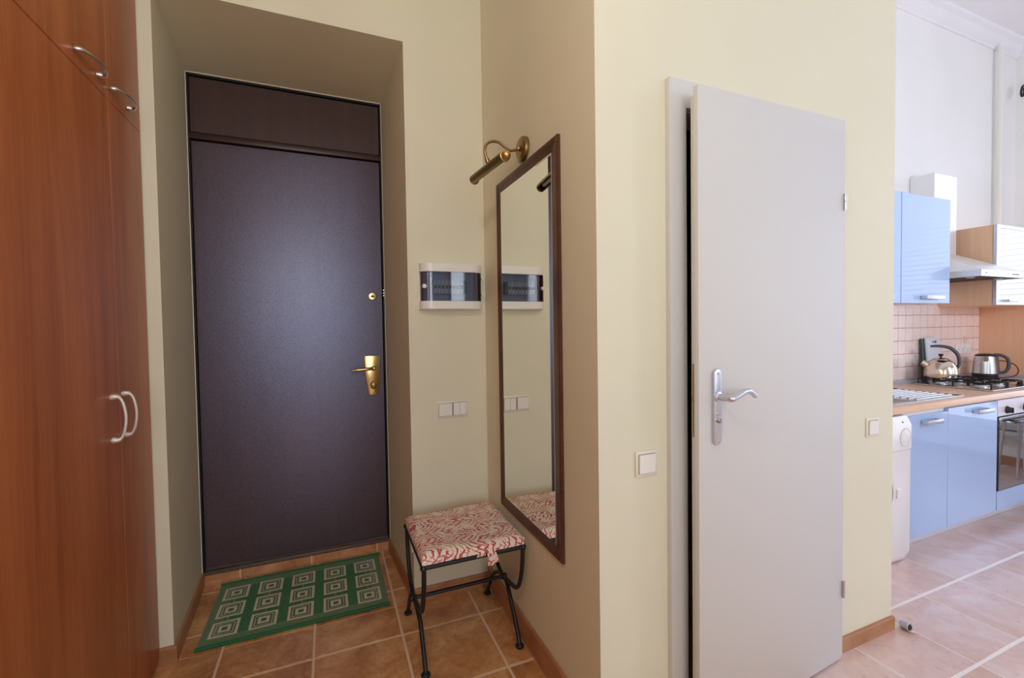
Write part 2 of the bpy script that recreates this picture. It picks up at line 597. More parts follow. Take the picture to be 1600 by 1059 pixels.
# ------------------------------------------------------------------ room shell
bm = BM()
prism(bm, [(XL - .1, YA), (NLF, YA), (NLB, YD), (NLB, YD + .12), (XL - .1, YD + .12)], 0, ZC)
prism(bm, [(NRF, YA), (XM, YA), (XM, YD + .12), (NRB, YD + .12), (NRB, YD)], 0, ZC)
vs = [bm.verts.new(p) for p in (
    (NLF, YA, ZF), (NRF, YA, ZF), (NRB, YD, ZB), (NLB, YD, ZB),
    (NLF, YA, ZC), (NRF, YA, ZC), (NRB, YD, ZC), (NLB, YD, ZC))]
for q in ((0, 1, 2, 3), (4, 7, 6, 5), (0, 4, 5, 1), (1, 5, 6, 2), (2, 6, 7, 3), (3, 7, 4, 0)):
    bm.faces.new([vs[i] for i in q])
box(bm, NLB, NRB, YD + .09, YD + .12, 0, ZC)
struct('wall_entrance', bm, M['wall_yellow'], smooth=False)

bm = BM()
box(bm, XM, XM + .1, YC + .1, YD + .12, 0, ZC)
struct('wall_mirror', bm, M['wall_yellow'], smooth=False)
bm = BM()
DX0, DX1, DZ = 1.021, 1.735, 1.955        # bathroom door opening
box(bm, XM, DX0, YC, YC + .1, 0, ZC)
box(bm, DX1, XE, YC, YC + .1, 0, ZC)
box(bm, DX0, DX1, YC, YC + .1, DZ, ZC)
struct('wall_bathroom', bm, M['wall_yellow'], smooth=False)
bm = BM()
box(bm, XE - .1, XE, YC + .1, YD + .12, 0, ZC)
struct('wall_bathroom_side', bm, M['wall_cream'], smooth=False)
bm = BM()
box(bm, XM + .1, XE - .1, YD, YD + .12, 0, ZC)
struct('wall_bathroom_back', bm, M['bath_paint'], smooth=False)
bm = BM()
box(bm, XE, XR, YT, YT + .12, 0, ZC)
struct('wall_kitchen', bm, M['wall_cream'], smooth=False)
CY0, CY1, CZ0, CZ1 = -2.4, -0.3, 0.40, 3.00
LY0, LY1 = -2.3, -0.6
WY0, WY1, WZ0, WZ1 = 0.1, 1.65, 0.30, 2.95
bm = BM()
box(bm, XR, XR + .16, YR, CY0, 0, ZC)
box(bm, XR, XR + .16, CY1, WY0, 0, ZC)
box(bm, XR, XR + .16, CY0, CY1, 0, CZ0)
box(bm, XR, XR + .16, CY0, CY1, CZ1, ZC)
box(bm, XR, XR + .16, WY1, YT + .12, 0, ZC)
box(bm, XR, XR + .16, WY0, WY1, 0, WZ0)
box(bm, XR, XR + .16, WY0, WY1, WZ1, ZC)
struct('wall_window', bm, M['wall_cream'], smooth=False)
bm = BM()
RW = [(-0.8, 0.9), (1.5, 2.9), (3.6, 5.2)]
box(bm, XL - .1, RW[0][0], YR - .16, YR, 0, ZC)
box(bm, RW[0][1], RW[1][0], YR - .16, YR, 0, ZC)
box(bm, RW[1][1], RW[2][0], YR - .16, YR, 0, ZC)
box(bm, RW[2][1], XR + .16, YR - .16, YR, 0, ZC)
for a, b_ in RW:
    box(bm, a, b_, YR - .16, YR, 0, 0.7)
    box(bm, a, b_, YR - .16, YR, 2.9, ZC)
struct('wall_rear', bm, M['wall_cream'], smooth=False)
bm = BM()
box(bm, XL - .16, XL, YR, LY0, 0, ZC)
box(bm, XL - .16, XL, LY1, YA, 0, ZC)
box(bm, XL - .16, XL, LY0, LY1, 0, 0.7)
box(bm, XL - .16, XL, LY0, LY1, 2.9, ZC)
struct('wall_left', bm, M['wall_yellow'], smooth=False)
bm = BM()
box(bm, XL - .1, XR + .16, YR - .16, YD + .12, ZC, ZC + .1)
struct('ceiling', bm, M['ceiling'], smooth=False)

# windows of the room (behind and beside the camera; the left one is added)
def window(name, axis, a, b, z0, z1, at):
    def bx(bm, u0, u1, v0, v1, w0, w1):
        if axis == 'y':
            box(bm, u0, u1, at + w0, at + w1, v0, v1, 0.004)
        else:
            box(bm, at + w0, at + w1, u0, u1, v0, v1, 0.004)
    bm = BM()
    f = 0.06
    bx(bm, a, b, z0, z0 + f, 0, .06)
    bx(bm, a, b, z1 - f, z1, 0, .06)
    bx(bm, a, a + f, z0 + f, z1 - f, 0, .06)
    bx(bm, b - f, b, z0 + f, z1 - f, 0, .06)
    mid = (a + b) / 2
    bx(bm, mid - .035, mid + .035, z0 + f, z1 - f, 0, .06)
    root = struct(name, bm, M['white_paint'])
    for u0, u1 in ((a + f, mid - .035), (mid + .035, b - f)):
        bm = BM()
        bx(bm, u0, u1, z0 + f, z1 - f, .027, .033)
        obj('pane', bm, M['pane'], root, smooth=False)
    bm = BM()
    if axis == 'y':
        box(bm, a - .05, b + .05, at + .06, at + .30, z0 - .035, z0, 0.006)
    else:
        sx = (at - .16, at) if at > 0 else (at + .06, at + .26)
        box(bm, *sx, a - .05, b + .05, z0 - .035, z0, 0.006)
    obj('sill', bm, M['white_paint'], root)
    return root


window('window_1', 'y', RW[0][0], RW[0][1], 0.7, 2.9, YR - .12)
window('window_6', 'y', RW[2][0], RW[2][1], 0.7, 2.9, YR - .12)
window('window_5', 'y', RW[1][0], RW[1][1], 0.7, 2.9, YR - .12)
window('added_window_2', 'x', LY0, LY1, 0.7, 2.9, XL - .12)  # unseen window, added to bring side light into the hall
window('window_3', 'x', CY0, CY1, CZ0, CZ1, XR + .06)
window('window_4', 'x', WY0, WY1, WZ0, WZ1, XR + .06)
# unseen globes added as fill light, modelled as pendants
for (lx, ly, lz), pw, lc in FILL_LAMPS:
    lt = thing('added_fill_lamp', 'unseen white globe added as fill light, hung from the %s ceiling' % ('hall' if lx < 1 else 'kitchen'), 'lamp', (lx, ly, lz), 'added fill lamps')
    lm = bpy.data.materials.new('fill_lamp_globe')
    lm.use_nodes = True
    nt = lm.node_tree
    e_ = nt.nodes.new('ShaderNodeEmission')
    e_.inputs[0].default_value = (*lc, 1)
    e_.inputs[1].default_value = pw / (PI * 4 * PI * .13 ** 2)
    nt.links.new(e_.outputs[0], nt.nodes['Material Output'].inputs[0])
    bm = BM()
    lathe(bm, [(.13 * math.sin(PI * k / 16), -.13 * math.cos(PI * k / 16)) for k in range(17)], (lx, ly, lz), 32)
    obj('globe', bm, lm, lt)
    bm = BM()
    lathe(bm, [(.035, .126), (.035, .17), (.006, .19), (.006, ZC - lz - .03), (.05, ZC - lz - .03), (.05, ZC - lz - .001)], (lx, ly, lz), 20)
    obj('stem', bm, M['satin_nickel'], lt)

# ------------------------------------------------------------------ tiled floor
bm = BM()
box(bm, XL - .1, XR + .16, YR - .16, YD + .12, -0.12, -0.0016)
floor = struct('floor', bm, M['grout'], smooth=False)

bm = BM()
box(bm, 2.5284 - 3 * 0.3221, XR, -0.9, YT, -0.011, -0.0012)
obj('grout_bed', bm, M['white_grout'], floor, smooth=False)

GAP = 0.0045


def tile_mesh(x0, x1, y0, y1, m='tile', bev=0.0026, h=0.012):
    bm = BM()
    b = bev
    lo = [bm.verts.new((x, y, -h)) for x, y in ((x0, y0), (x1, y0), (x1, y1), (x0, y1))]
    mi = [bm.verts.new((x, y, -b * .7)) for x, y in ((x0, y0), (x1, y0), (x1, y1), (x0, y1))]
    hi = [bm.verts.new((x, y, 0.0)) for x, y in ((x0 + b, y0 + b), (x1 - b, y0 + b), (x1 - b, y1 - b), (x0 + b, y1 - b))]
    bm.faces.new(hi)
    for A, B in ((lo, mi), (mi, hi)):
        for k in range(4):
            bm.faces.new((A[k], A[(k + 1) % 4], B[(k + 1) % 4], B[k]))
    me = bpy.data.meshes.new('tile')
    bmesh.ops.recalc_face_normals(bm, faces=bm.faces)
    bm.to_mesh(me)
    bm.free()
    me.materials.append(M[m])
    return me


def put_tile(me, x, y):
    o = bpy.data.objects.new('tile', me)
    o.parent = floor
    o.location = (x, y, random.uniform(-0.0004, 0.0004))
    COL.objects.link(o)


def tiled(x_or, y_or, s, region, holes, m='tile'):
    """lattice of square tiles clipped to a rectangle; holes are rectangles without tiles"""
    X0, X1, Y0, Y1 = region
    gx = 0.0013 if m == 'kitchen_tile' else GAP
    full = tile_mesh(-s / 2 + gx, s / 2 - gx, -s / 2 + GAP, s / 2 - GAP, m)
    for i in range(math.floor((X0 - x_or) / s), math.ceil((X1 - x_or) / s)):
        for j in range(math.floor((Y0 - y_or) / s), math.ceil((Y1 - y_or) / s)):
            a, b_ = x_or + i * s, x_or + (i + 1) * s
            c, d = y_or + j * s, y_or + (j + 1) * s
            ca, cb, cc, cd = max(a, X0), min(b_, X1), max(c, Y0), min(d, Y1)
            parts = [(ca, cb, cc, cd)]
            for hx0, hx1, hy0, hy1 in holes:
                nxt = []
                for p0, p1, q0, q1 in parts:
                    if p0 >= hx1 or p1 <= hx0 or q0 >= hy1 or q1 <= hy0:
                        nxt.append((p0, p1, q0, q1))
                        continue
                    nxt.append((p0, p1, q0, min(q1, hy0)))
                    nxt.append((p0, min(p1, hx0), max(q0, hy0), q1))
                    nxt.append((max(p0, hx1), p1, max(q0, hy0), q1))
                parts = nxt
            cx, cy = (a + b_) / 2, (c + d) / 2
            for ca, cb, cc, cd in parts:
                if cb - ca < 0.02 or cd - cc < 0.02:
                    continue
                if abs((cb - ca) - s) < 1e-6 and abs((cd - cc) - s) < 1e-6:
                    put_tile(full, cx, cy)
                else:
                    e0, e1 = (gx if abs(v - w_) < 1e-6 else .0006 for v, w_ in ((ca, a), (cb, b_)))
                    f0, f1 = (GAP if abs(v - w_) < 1e-6 else .0006 for v, w_ in ((cc, c), (cd, d)))
                    put_tile(tile_mesh(ca + e0 - cx, cb - e1 - cx, cc + f0 - cy, cd - f1 - cy, m), cx, cy)


HS, KS = 0.3405, 0.3221
XB = 2.5284 - 3 * KS                                  # where the hall's tiling meets the kitchen's
block = (XM, XE, YC, 9)
tiled(0.2581, 1.8761, HS, (XL, XB, -0.9, YA), [block, (XL, XW - .02, 0.25, 9)])
tiled(0.2581, 1.8761, HS, (NLB, NRF, YA, YS), [])
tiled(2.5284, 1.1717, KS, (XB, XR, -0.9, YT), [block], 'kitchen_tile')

# step under the entrance door, faced with cut tiles
bm = BM()
box(bm, NLB, NRF, YS + .006, YD + .09, -0.002, 0.046)
step = struct('trim_1', bm, M['grout'], smooth=False)
xs = [NLB + .004, -0.449, -0.112, 0.231, NRB + .0]
for a, b_ in zip(xs, xs[1:]):
    bm = BM()
    box(bm, a + .004, b_ - .004, YS, YS + .01, 0.001, 0.047, 0.0015)
    obj('tile', bm, M['riser_tile'], step)

# baseboards
BT = 0.012
def board_profile(h, t=BT):
    return [(0, 0), (t, 0), (t, h - .006), (t - .004, h), (0, h)]


def baseboard(name, p0, p1, n, h, t=BT, m0=0.0, m1=0.0):
    """along p0->p1, standing out along n; m0/m1 shift the front edge at each end (mitres)"""
    p0, p1, n = Vector((*p0, 0)), Vector((*p1, 0)), Vector((*n, 0)).normalized()
    d = (p1 - p0).normalized()
    bm = BM()
    prof = board_profile(h, t)
    A = [bm.verts.new(p0 + n * u + Vector((0, 0, v)) + d * (m0 * u / t)) for u, v in prof]
    B = [bm.verts.new(p1 + n * u + Vector((0, 0, v)) + d * (m1 * u / t)) for u, v in prof]
    bm.faces.new(A)
    bm.faces.new(B[::-1])
    k = len(prof)
    for i in range(k):
        bm.faces.new((A[i], A[(i + 1) % k], B[(i + 1) % k], B[i]))
    return struct(name, bm, M['skirting'], angle=30)


baseboard('baseboard_recess_left', (NLF, YA), (NLB, YS), (1, -.057), 0.066, m0=-BT)
baseboard('baseboard_recess_right', (NRF, YA), (NRB, YS), (-1, -.067), 0.066, m0=-BT)
baseboard('baseboard_entrance_left', (XW - .03, YA), (NLF, YA), (0, -1), 0.066, m1=BT)
baseboard('baseboard_entrance_right', (NRF, YA), (XM, YA), (0, -1), 0.064, m0=-BT, m1=-BT)
baseboard('baseboard_mirror', (XM, YA), (XM, YC), (-1, 0), 0.098, m0=-BT, m1=BT)
baseboard('baseboard_bathroom_left', (XM, YC), (0.965, YC), (0, -1), 0.055, m0=-BT)
baseboard('baseboard_bathroom_right', (1.797, YC), (XE, YC), (0, -1), 0.055, m1=BT * .4)
baseboard('baseboard_window', (XR, YT), (XR, YR), (-1, 0), 0.08)
baseboard('baseboard_rear', (XL, YR), (XR, YR), (0, 1), 0.08)

# ------------------------------------------------------------------ entrance door
bm = BM()
box(bm, NLB, NLB + .012, YD - .004, YD + .085, .047, ZB - .006, 0.001)
box(bm, NRB - .010, NRB, YD - .004, YD + .085, .047, ZB - .006, 0.001)
box(bm, NLB, NRB, YD - .004, YD + .085, ZB - .014, ZB - .002, 0.001)
door = struct('door_1', bm, M['black_gap'])
bm = BM()
box(bm, NLB - .002, NRB + .002, YD - .007, YD, ZB - .004, ZB + .008)
box(bm, NLB - .006, NLB + .004, YD - .007, YD, .06, ZB)
box(bm, NRB - .002, NRB + .004, YD - .007, YD, .06, ZB)
obj('plaster_edge', bm, M['plaster_edge'], door, smooth=False)
bm = BM()
box(bm, NLB + .014, NRB - .014, YD + .002, YD + .05, .082, 2.221, .003, 2)
leaf = obj('door_leaf', bm, M['brown_door'], door)
bm = BM()
box(bm, NLB + .012, NRB - .012, YD + .002, YD + .05, 2.262, ZB - .018, .003)
obj('transom_panel', bm, M['brown_panel'], door)
bm = BM()
box(bm, NLB + .004, NRB - .004, YD - .010, YD + .05, 2.228, 2.258, .004, 2)
obj('transom_rail', bm, M['brown_metal'], door)
bm = BM()
box(bm, NLB + .002, NRB - .002, YD - .006, YD + .06, .050, .066, .003)
box(bm, NLB + .01, NRB - .01, YD + .012, YD + .05, .066, .080)
obj('threshold', bm, M['threshold'], door)
# brass latch plate
cx = 0.229
bm = BM()
pl = [(-.042, 1.128), (.042, 1.128), (.044, 1.06), (.040, .985), (.028, .906), (-.022, .906), (-.036, .985), (-.043, 1.06)]
prism(bm, [(cx + a, z) for a, z in pl], YD - .012, YD + .004, 'y', .003)
plate = obj('lock_plate', bm, M['brass'], door)
bm = BM()
lathe(bm, [(.014, 0), (.014, .006), (.010, .010), (.009, .03)], (cx + .006, YD - .012, 1.056), 16, (0, -1, 0))
tube(bm, spline([(cx + .006, YD - .040, 1.056), (cx - .03, YD - .047, 1.056), (cx - .08, YD - .047, 1.053), (cx - .112, YD - .043, 1.050)], 6),
     [.009] * 8 + [.0085] * 6 + [.008] * 5, 12)
lathe(bm, [(.0, -.010), (.008, -.007), (.0105, 0), (.008, .007), (0, .010)], (cx + .006, YD - .040, 1.056), 12, (0, 1, 0))
obj('door_handle', bm, M['brass'], plate)
bm = BM()
lathe(bm, [(.017, 0), (.016, .005), (.012, .007), (.0, .007)], (cx + .004, YD - .012, .958), 18, (0, -1, 0))
box(bm, cx - .005, cx + .013, YD - .034, YD - .017, .954, .962, .002)
tube(bm, spline([(cx + .004, YD - .021, .984), (cx - .012, YD - .021, .968), (cx - .006, YD - .021, .943), (cx + .010, YD - .021, .944), (cx + .018, YD - .021, .966)], 5), .0022, 6)
obj('keyhole', bm, M['antique_brass'], plate)
bm = BM()
lathe(bm, [(.023, -.004), (.023, .004), (.020, .008), (.012, .009), (0, .009)], (0.239, YD, 1.464), 24, (0, -1, 0))
bolt = obj('deadlock_rosette', bm, M['brass'], door)
bm = BM()
lathe(bm, [(.008, 0), (.008, .004), (0, .004)], (0.239, YD - .009, 1.464), 14, (0, -1, 0))
box(bm, .226, .233, YD - .012, YD - .008, 1.459, 1.464)
box(bm, .245, .252, YD - .012, YD - .008, 1.459, 1.464)
obj('keyhole', bm, M['plastic_black'], bolt)
for k in range(3):
    bm = BM()
    lathe(bm, [(.004, 0), (.003, .003), (0, .003)], (NRB - .006, YD - .004, 1.500 - k * .016), 8, (0, -1, 0))
    obj('bolt_pin', bm, M['satin_nickel'], door)

# ------------------------------------------------------------------ bathroom door
FX0, FX1, FZT = XM + .2501, XM + 1.0763, 2.0258
bm = BM()
y0 = YC - .02
prism(bm, [(FX0, 0), (FX0, FZT), (FX1, FZT), (FX1, 0), (DX1 - .012, 0), (DX1 - .012, DZ - .012), (DX0 + .012, DZ - .012), (DX0 + .012, 0)], y0, YC + .002, 'y', .002)
box(bm, DX0 - .001, DX0 + .014, YC, YC + .10, 0, DZ)
box(bm, DX1 - .014, DX1 + .001, YC, YC + .10, 0, DZ)
box(bm, DX0, DX1, YC, YC + .10, DZ - .014, DZ)
bdoor = struct('door_2', bm, M['white_paint'], angle=30)
H0 = Vector((1.765, 1.062, 0))
U = Vector((-0.99717716, -0.07508467, 0))
N = Vector((0.07508467, -0.99717716, 0))
LM = Matrix((U, -N, Vector((0, 0, 1)))).transposed().to_4x4()
LM.translation = H0


def leaf_obj(name, bm, m, parent, **k):
    """geometry given as x along the leaf from the hinge, y into the leaf, z up"""
    bm.transform(LM)
    return obj(name, bm, m, parent, **k)


bm = BM()
box(bm, 0, .759, 0, .018, .008, 1.975, .0025, 2)
box(bm, .012, .744, .018, .040, .008, 1.960, .001)
bleaf = leaf_obj('door_leaf', bm, M['white_paint'], bdoor)
bm = BM()
n = 10
cx = .6875
out = [(cx + .017 * math.cos(a), 1.126 + .017 * math.sin(a)) for a in [PI * k / n for k in range(n + 1)]]
out += [(cx + .017 * math.cos(a), .930 + .017 * math.sin(a)) for a in [PI + PI * k / n for k in range(n + 1)]]
prism(bm, out, -.009, .001, 'y', .002)
hp = leaf_obj('handle_plate', bm, M['satin_alu'], bleaf)
bm = BM()
lathe(bm, [(.016, 0), (.016, .004), (.012, .006)], (cx, -.009, 1.060), 20, (0, -1, 0))
tube(bm, spline([(cx, -.012, 1.060), (cx, -.040, 1.060), (cx - .004, -.056, 1.060), (cx - .030, -.060, 1.071),
                 (cx - .056, -.059, 1.0775), (cx - .086, -.055, 1.0735), (cx - .116, -.049, 1.056)], 6),
     [.0095] * 12 + [.009] * 6 + [.0088] * 6 + [.0085] * 6 + [.0075] * 6 + [.006], 12)
h_ = leaf_obj('door_handle', bm, M['satin_alu'], bleaf)
bm = BM()
lathe(bm, [(.0085, 0), (.0085, .006), (.006, .009), (0, .009)], (cx, -.009, .989), 16, (0, -1, 0))
box(bm, cx - .0025, cx + .0025, -.020, -.017, .982, .996)
lathe(bm, [(.004, 0), (.003, .002), (0, .002)], (cx, -.009, 1.008), 10, (0, -1, 0))
for z in (1.130, .926):
    lathe(bm, [(.004, 0), (.003, .0015), (0, .0015)], (cx, -.009, z), 10, (0, -1, 0))
leaf_obj('lock_turn', bm, M['satin_nickel'], bleaf)
bm = BM()
box(bm, .7435, .7455, .022, .036, .937, 1.159, .0006)
box(bm, .745, .752, .024, .034, 1.045, 1.062, .001)
leaf_obj('latch_plate', bm, M['antique_brass'], bleaf)
for z0, z1 in ((1.689, 1.750), (.243, .306)):
    bm = BM()
    lathe(bm, [(.0055, 0), (.0055, (z1 - z0) / 2 - .001), (.0045, (z1 - z0) / 2), (.0055, (z1 - z0) / 2 + .001), (.0055, z1 - z0)],
          (-.003, -.004, z0), 12)
    leaf_obj('hinge', bm, M['satin_nickel'], bleaf)
bm = BM()
box(bm, DX0 + .0125, DX0 + .0165, YC + .004, YC + .024, .953, 1.121, .001)
obj('strike_plate', bm, M['antique_brass'], bdoor)

# ------------------------------------------------------------------ wardrobe
wd = thing('wardrobe', 'tall reddish-brown wood veneer wardrobe built against the left wall', 'wardrobe', (XW, 1.4, 0))
WB = YA - .006
bm = BM()
box(bm, XL + .02, XW - .022, .30, WB, .0, 2.95, .002)
obj('body', bm, M['wardrobe'], wd)
SEAMS = [.30, 1.048, 1.808, WB]
for i, (a, b_) in enumerate(zip(SEAMS, SEAMS[1:])):
    last = i == 2
    g = .0018
    for z0, z1, nm in ((.03, 2.0182, 'lower_door'), (2.0200, 2.94, 'upper_door')):
        bm = BM()
        box(bm, XW - .020, XW, a + g, b_ - g, z0, z1, .0012)
        d = obj(nm, bm, M['wardrobe'], wd)
        bm = BM()
        box(bm, XW - .0195, XW + .0006, a + g - .0014, a + g + .0012, z0 + .001, z1 - .001)
        obj('edge_band', bm, M['wardrobe_edge'], d, smooth=False)
        # bow handles
        bm = BM()
        x = XW
        if nm == 'lower_door':
            y = (b_ - .062) if i != 2 else a + .022
            pts = spline([(x, y, 1.080), (x + .018, y, 1.080), (x + .030, y, 1.060), (x + .036, y, 1.014), (x + .030, y, .967), (x + .018, y, .947), (x, y, .947)], 7)
            m_ = M['pale_nickel']
        else:
            yc = (b_ - .135) if i != 2 else a + .085
            z = 2.060
            pts = spline([(x, yc - .068, z), (x + .018, yc - .068, z), (x + .030, yc - .046, z), (x + .036, yc, z), (x + .030, yc + .046, z), (x + .018, yc + .068, z), (x, yc + .068, z)], 7)
            m_ = M['satin_nickel']
        k = len(pts)
        rad = [.0044 + .0046 * max(0, 1 - max(0, min(q, k - 1 - q) - 3) / 7) for q in range(k)]
        tube(bm, pts, rad, 10)
        obj('handle', bm, m_, d)

# ------------------------------------------------------------------ door mat
MW, MD = .752, .492
mx0, my0 = -.520, 2.106
bm = BM()
NX, NY = 24, 16
grid = []
for j in range(NY + 1):
    row = []
    for i in range(NX + 1):
        x, y = MW * i / NX, MD * j / NY
        wv = .0015 + .0012 * math.sin(x * 23 + y * 9) * math.sin(y * 31)
        row.append((mx0 + x, my0 + y, .006 + wv))
    grid.append(row)
top = [[bm.verts.new(p) for p in r] for r in grid]
bot = [[bm.verts.new((p[0], p[1], .0008)) for p in r] for r in grid]
for j in range(NY):
    for i in range(NX):
        bm.faces.new((top[j][i], top[j][i + 1], top[j + 1][i + 1], top[j + 1][i]))
        bm.faces.new((bot[j][i], bot[j + 1][i], bot[j + 1][i + 1], bot[j][i + 1]))
for i in range(NX):
    bm.faces.new((bot[0][i], bot[0][i + 1], top[0][i + 1], top[0][i]))
    bm.faces.new((bot[NY][i + 1], bot[NY][i], top[NY][i], top[NY][i + 1]))
for j in range(NY):
    bm.faces.new((bot[j + 1][0], bot[j][0], top[j][0], top[j + 1][0]))
    bm.faces.new((bot[j][NX], bot[j + 1][NX], top[j + 1][NX], top[j][NX]))
mt = obj('door_mat', bm, mat_material(MW, MD), None, (mx0, my0, 0), angle=60)
tag(mt, 'green woven door mat with beige concentric squares before the entrance door', 'mat')
M['binding'] = mat('green_binding', lin(30, 104, 62), 0.8)
for y, nm in ((my0 - .002, 'binding'), (my0 + MD + .001, 'binding')):
    bm = BM()
    tube(bm, [(mx0 - .004, y, .0075), (mx0 + .25, y, .0075), (mx0 + .5, y, .0075), (mx0 + MW + .006, y, .0075)], .0068, 10)
    obj(nm, bm, M['binding'], mt)

# ------------------------------------------------------------------ iron stool
X0, X1, Y0, Y1 = .296, .688, 1.588, 1.962
ZT, R = .417, .0085
st_ = thing('stool', 'black wrought-iron curule stool with red and cream feather-print cushion', 'stool', (.49, 1.79, 0))
bm = BM()
tube(bm, [(X0, Y0, ZT), (X1, Y0, ZT)], R, 10)
tube(bm, [(X0, Y1, ZT), (X1, Y1, ZT)], R, 10)
tube(bm, [(X0, Y0, ZT), (X0, Y1, ZT)], R, 10)
tube(bm, [(X1, Y0, ZT), (X1, Y1, ZT)], R, 10)
for x in (X0, X1):
    for y in (Y0, Y1):
        lathe(bm, [(0, -.013), (.009, -.009), (.0125, 0), (.009, .009), (0, .013)], (x, y, ZT), 12)
obj('seat_frame', bm, M['iron'], st_)
bm = BM()
for k in range(6):
    x = X0 + (X1 - X0) * (k + .5) / 6
    box(bm, x - .012, x + .012, Y0, Y1, ZT + .006, ZT + .0095, .001)
obj('seat_slat', bm, M['iron'], st_)
for x, fx in ((X0 + .002, .302), (X1 - .002, .678)):
    xm = x
    cy, cz = 1.808, .186
    yf, yb = 1.613, 2.003
    # leg from the back rail to the front foot, and its mirror
    for top_y, foot_y in ((Y1, yf), (Y0, yb)):
        sgn = 1 if top_y > foot_y else -1
        pts = [(x, top_y, ZT), (x, top_y - sgn * .006, ZT - .07), (x, top_y - sgn * .030, ZT - .15),
               (x, top_y - sgn * .075, .214), (x, cy + sgn * .030, cz + .006), (x, cy - sgn * .040, cz - .004),
               (fx, cy - sgn * .100, .150), (fx, foot_y + sgn * .045, .085), (fx, foot_y + sgn * .012, .035), (fx, foot_y, .008)]
        bm = BM()
        tube(bm, spline(pts, 6), R, 10)
        lg = obj('leg', bm, M['iron'], st_)
        bm = BM()
        lathe(bm, [(.014, 0), (.0175, .004), (.0175, .009), (.012, .014), (.0085, .016)], (fx, foot_y, .0005), 14)
        obj('foot', bm, M['iron'], lg)
bm = BM()
tube(bm, [(X0, 1.808, .186), (X1, 1.808, .186)], .008, 10)
for x in (X0, X1):
    lathe(bm, [(.011, -.012), (.013, -.006), (.013, .006), (.011, .012)], (x, 1.808, .186), 12, (1, 0, 0))
obj('stretcher', bm, M['iron'], st_)
# cushion: soft slab
bm = BM()
cx0, cx1, cy0, cy1 = X0 - .004, X1 + .004, Y0 - .004, Y1 + .006
NXc, NYc, zb, zt = 22, 22, ZT + .010, .466
def cush(u, v, top):
    x = cx0 + (cx1 - cx0) * u
    y = cy0 + (cy1 - cy0) * v
    e = min(u, 1 - u, v, 1 - v)
    k = min(1, e / .09)
    k = math.sqrt(max(0, 1 - (1 - k) ** 2))
    h = .028 + (zt - zb - .028) * k + .0035 * math.sin(u * 7 + v * 3) * k
    ins = .006 * (1 - k)
    return (x, y, zb + h) if top else (x, y, zb)
T = [[bm.verts.new(cush(i / NXc, j / NYc, True)) for i in range(NXc + 1)] for j in range(NYc + 1)]
B = [[bm.verts.new(cush(i / NXc, j / NYc, False)) for i in range(NXc + 1)] for j in range(NYc + 1)]
for j in range(NYc):
    for i in range(NXc):
        bm.faces.new((T[j][i], T[j][i + 1], T[j + 1][i + 1], T[j + 1][i]))
        bm.faces.new((B[j][i], B[j + 1][i], B[j + 1][i + 1], B[j][i + 1]))
for i in range(NXc):
    bm.faces.new((B[0][i], B[0][i + 1], T[0][i + 1], T[0][i]))
    bm.faces.new((B[NYc][i + 1], B[NYc][i], T[NYc][i], T[NYc][i + 1]))
    bm.faces.new((B[i + 1][0], B[i][0], T[i][0], T[i + 1][0]))
    bm.faces.new((B[i][NXc], B[i + 1][NXc], T[i + 1][NXc], T[i][NXc]))
cu = obj('cushion', bm, M['feather'], st_, angle=80)
# tied fabric ends that hang over the front rail
bm = BM()
def ribbon(pts, wd, th=.002):
    P = spline(pts, 5)
    for a, b_ in zip(P, P[1:]):
        pass
    L = [bm.verts.new(p + Vector((-wd / 2, 0, 0))) for p in P]
    Rr = [bm.verts.new(p + Vector((wd / 2, .002, 0))) for p in P]
    L2 = [bm.verts.new(p + Vector((-wd / 2, th, 0))) for p in P]
    R2 = [bm.verts.new(p + Vector((wd / 2, th + .002, 0))) for p in P]
    for k in range(len(P) - 1):
        bm.faces.new((L[k], L[k + 1], Rr[k + 1], Rr[k]))
        bm.faces.new((L2[k], R2[k], R2[k + 1], L2[k + 1]))
        bm.faces.new((L[k], L2[k], L2[k + 1], L[k + 1]))
        bm.faces.new((Rr[k], Rr[k + 1], R2[k + 1], R2[k]))
    bm.faces.new((L[0], Rr[0], R2[0], L2[0]))
    bm.faces.new((L[-1], L2[-1], R2[-1], Rr[-1]))
ribbon([(.545, Y0 - .006, .440), (.547, Y0 - .014, .424), (.552, Y0 - .013, .402), (.550, Y0 - .011, .377)], .024)
ribbon([(.552, Y0 - .006, .440), (.560, Y0 - .017, .425), (.567, Y0 - .016, .405), (.573, Y0 - .012, .385)], .020)
ribbon([(.52, Y0 - .005, .438), (.515, Y0 - .012, .428), (.512, Y0 - .010, .418)], .034)
obj('tie', bm, M['feather'], cu, smooth=False)
bm = BM()
ribbon([(X0 + .03, Y1 + .004, .430), (X0 + .028, Y1 + .010, .400), (X0 + .026, Y1 + .010, .34), (X0 + .028, Y1 + .008, .29)], .014)
obj('tie', bm, M['feather'], cu, smooth=False)

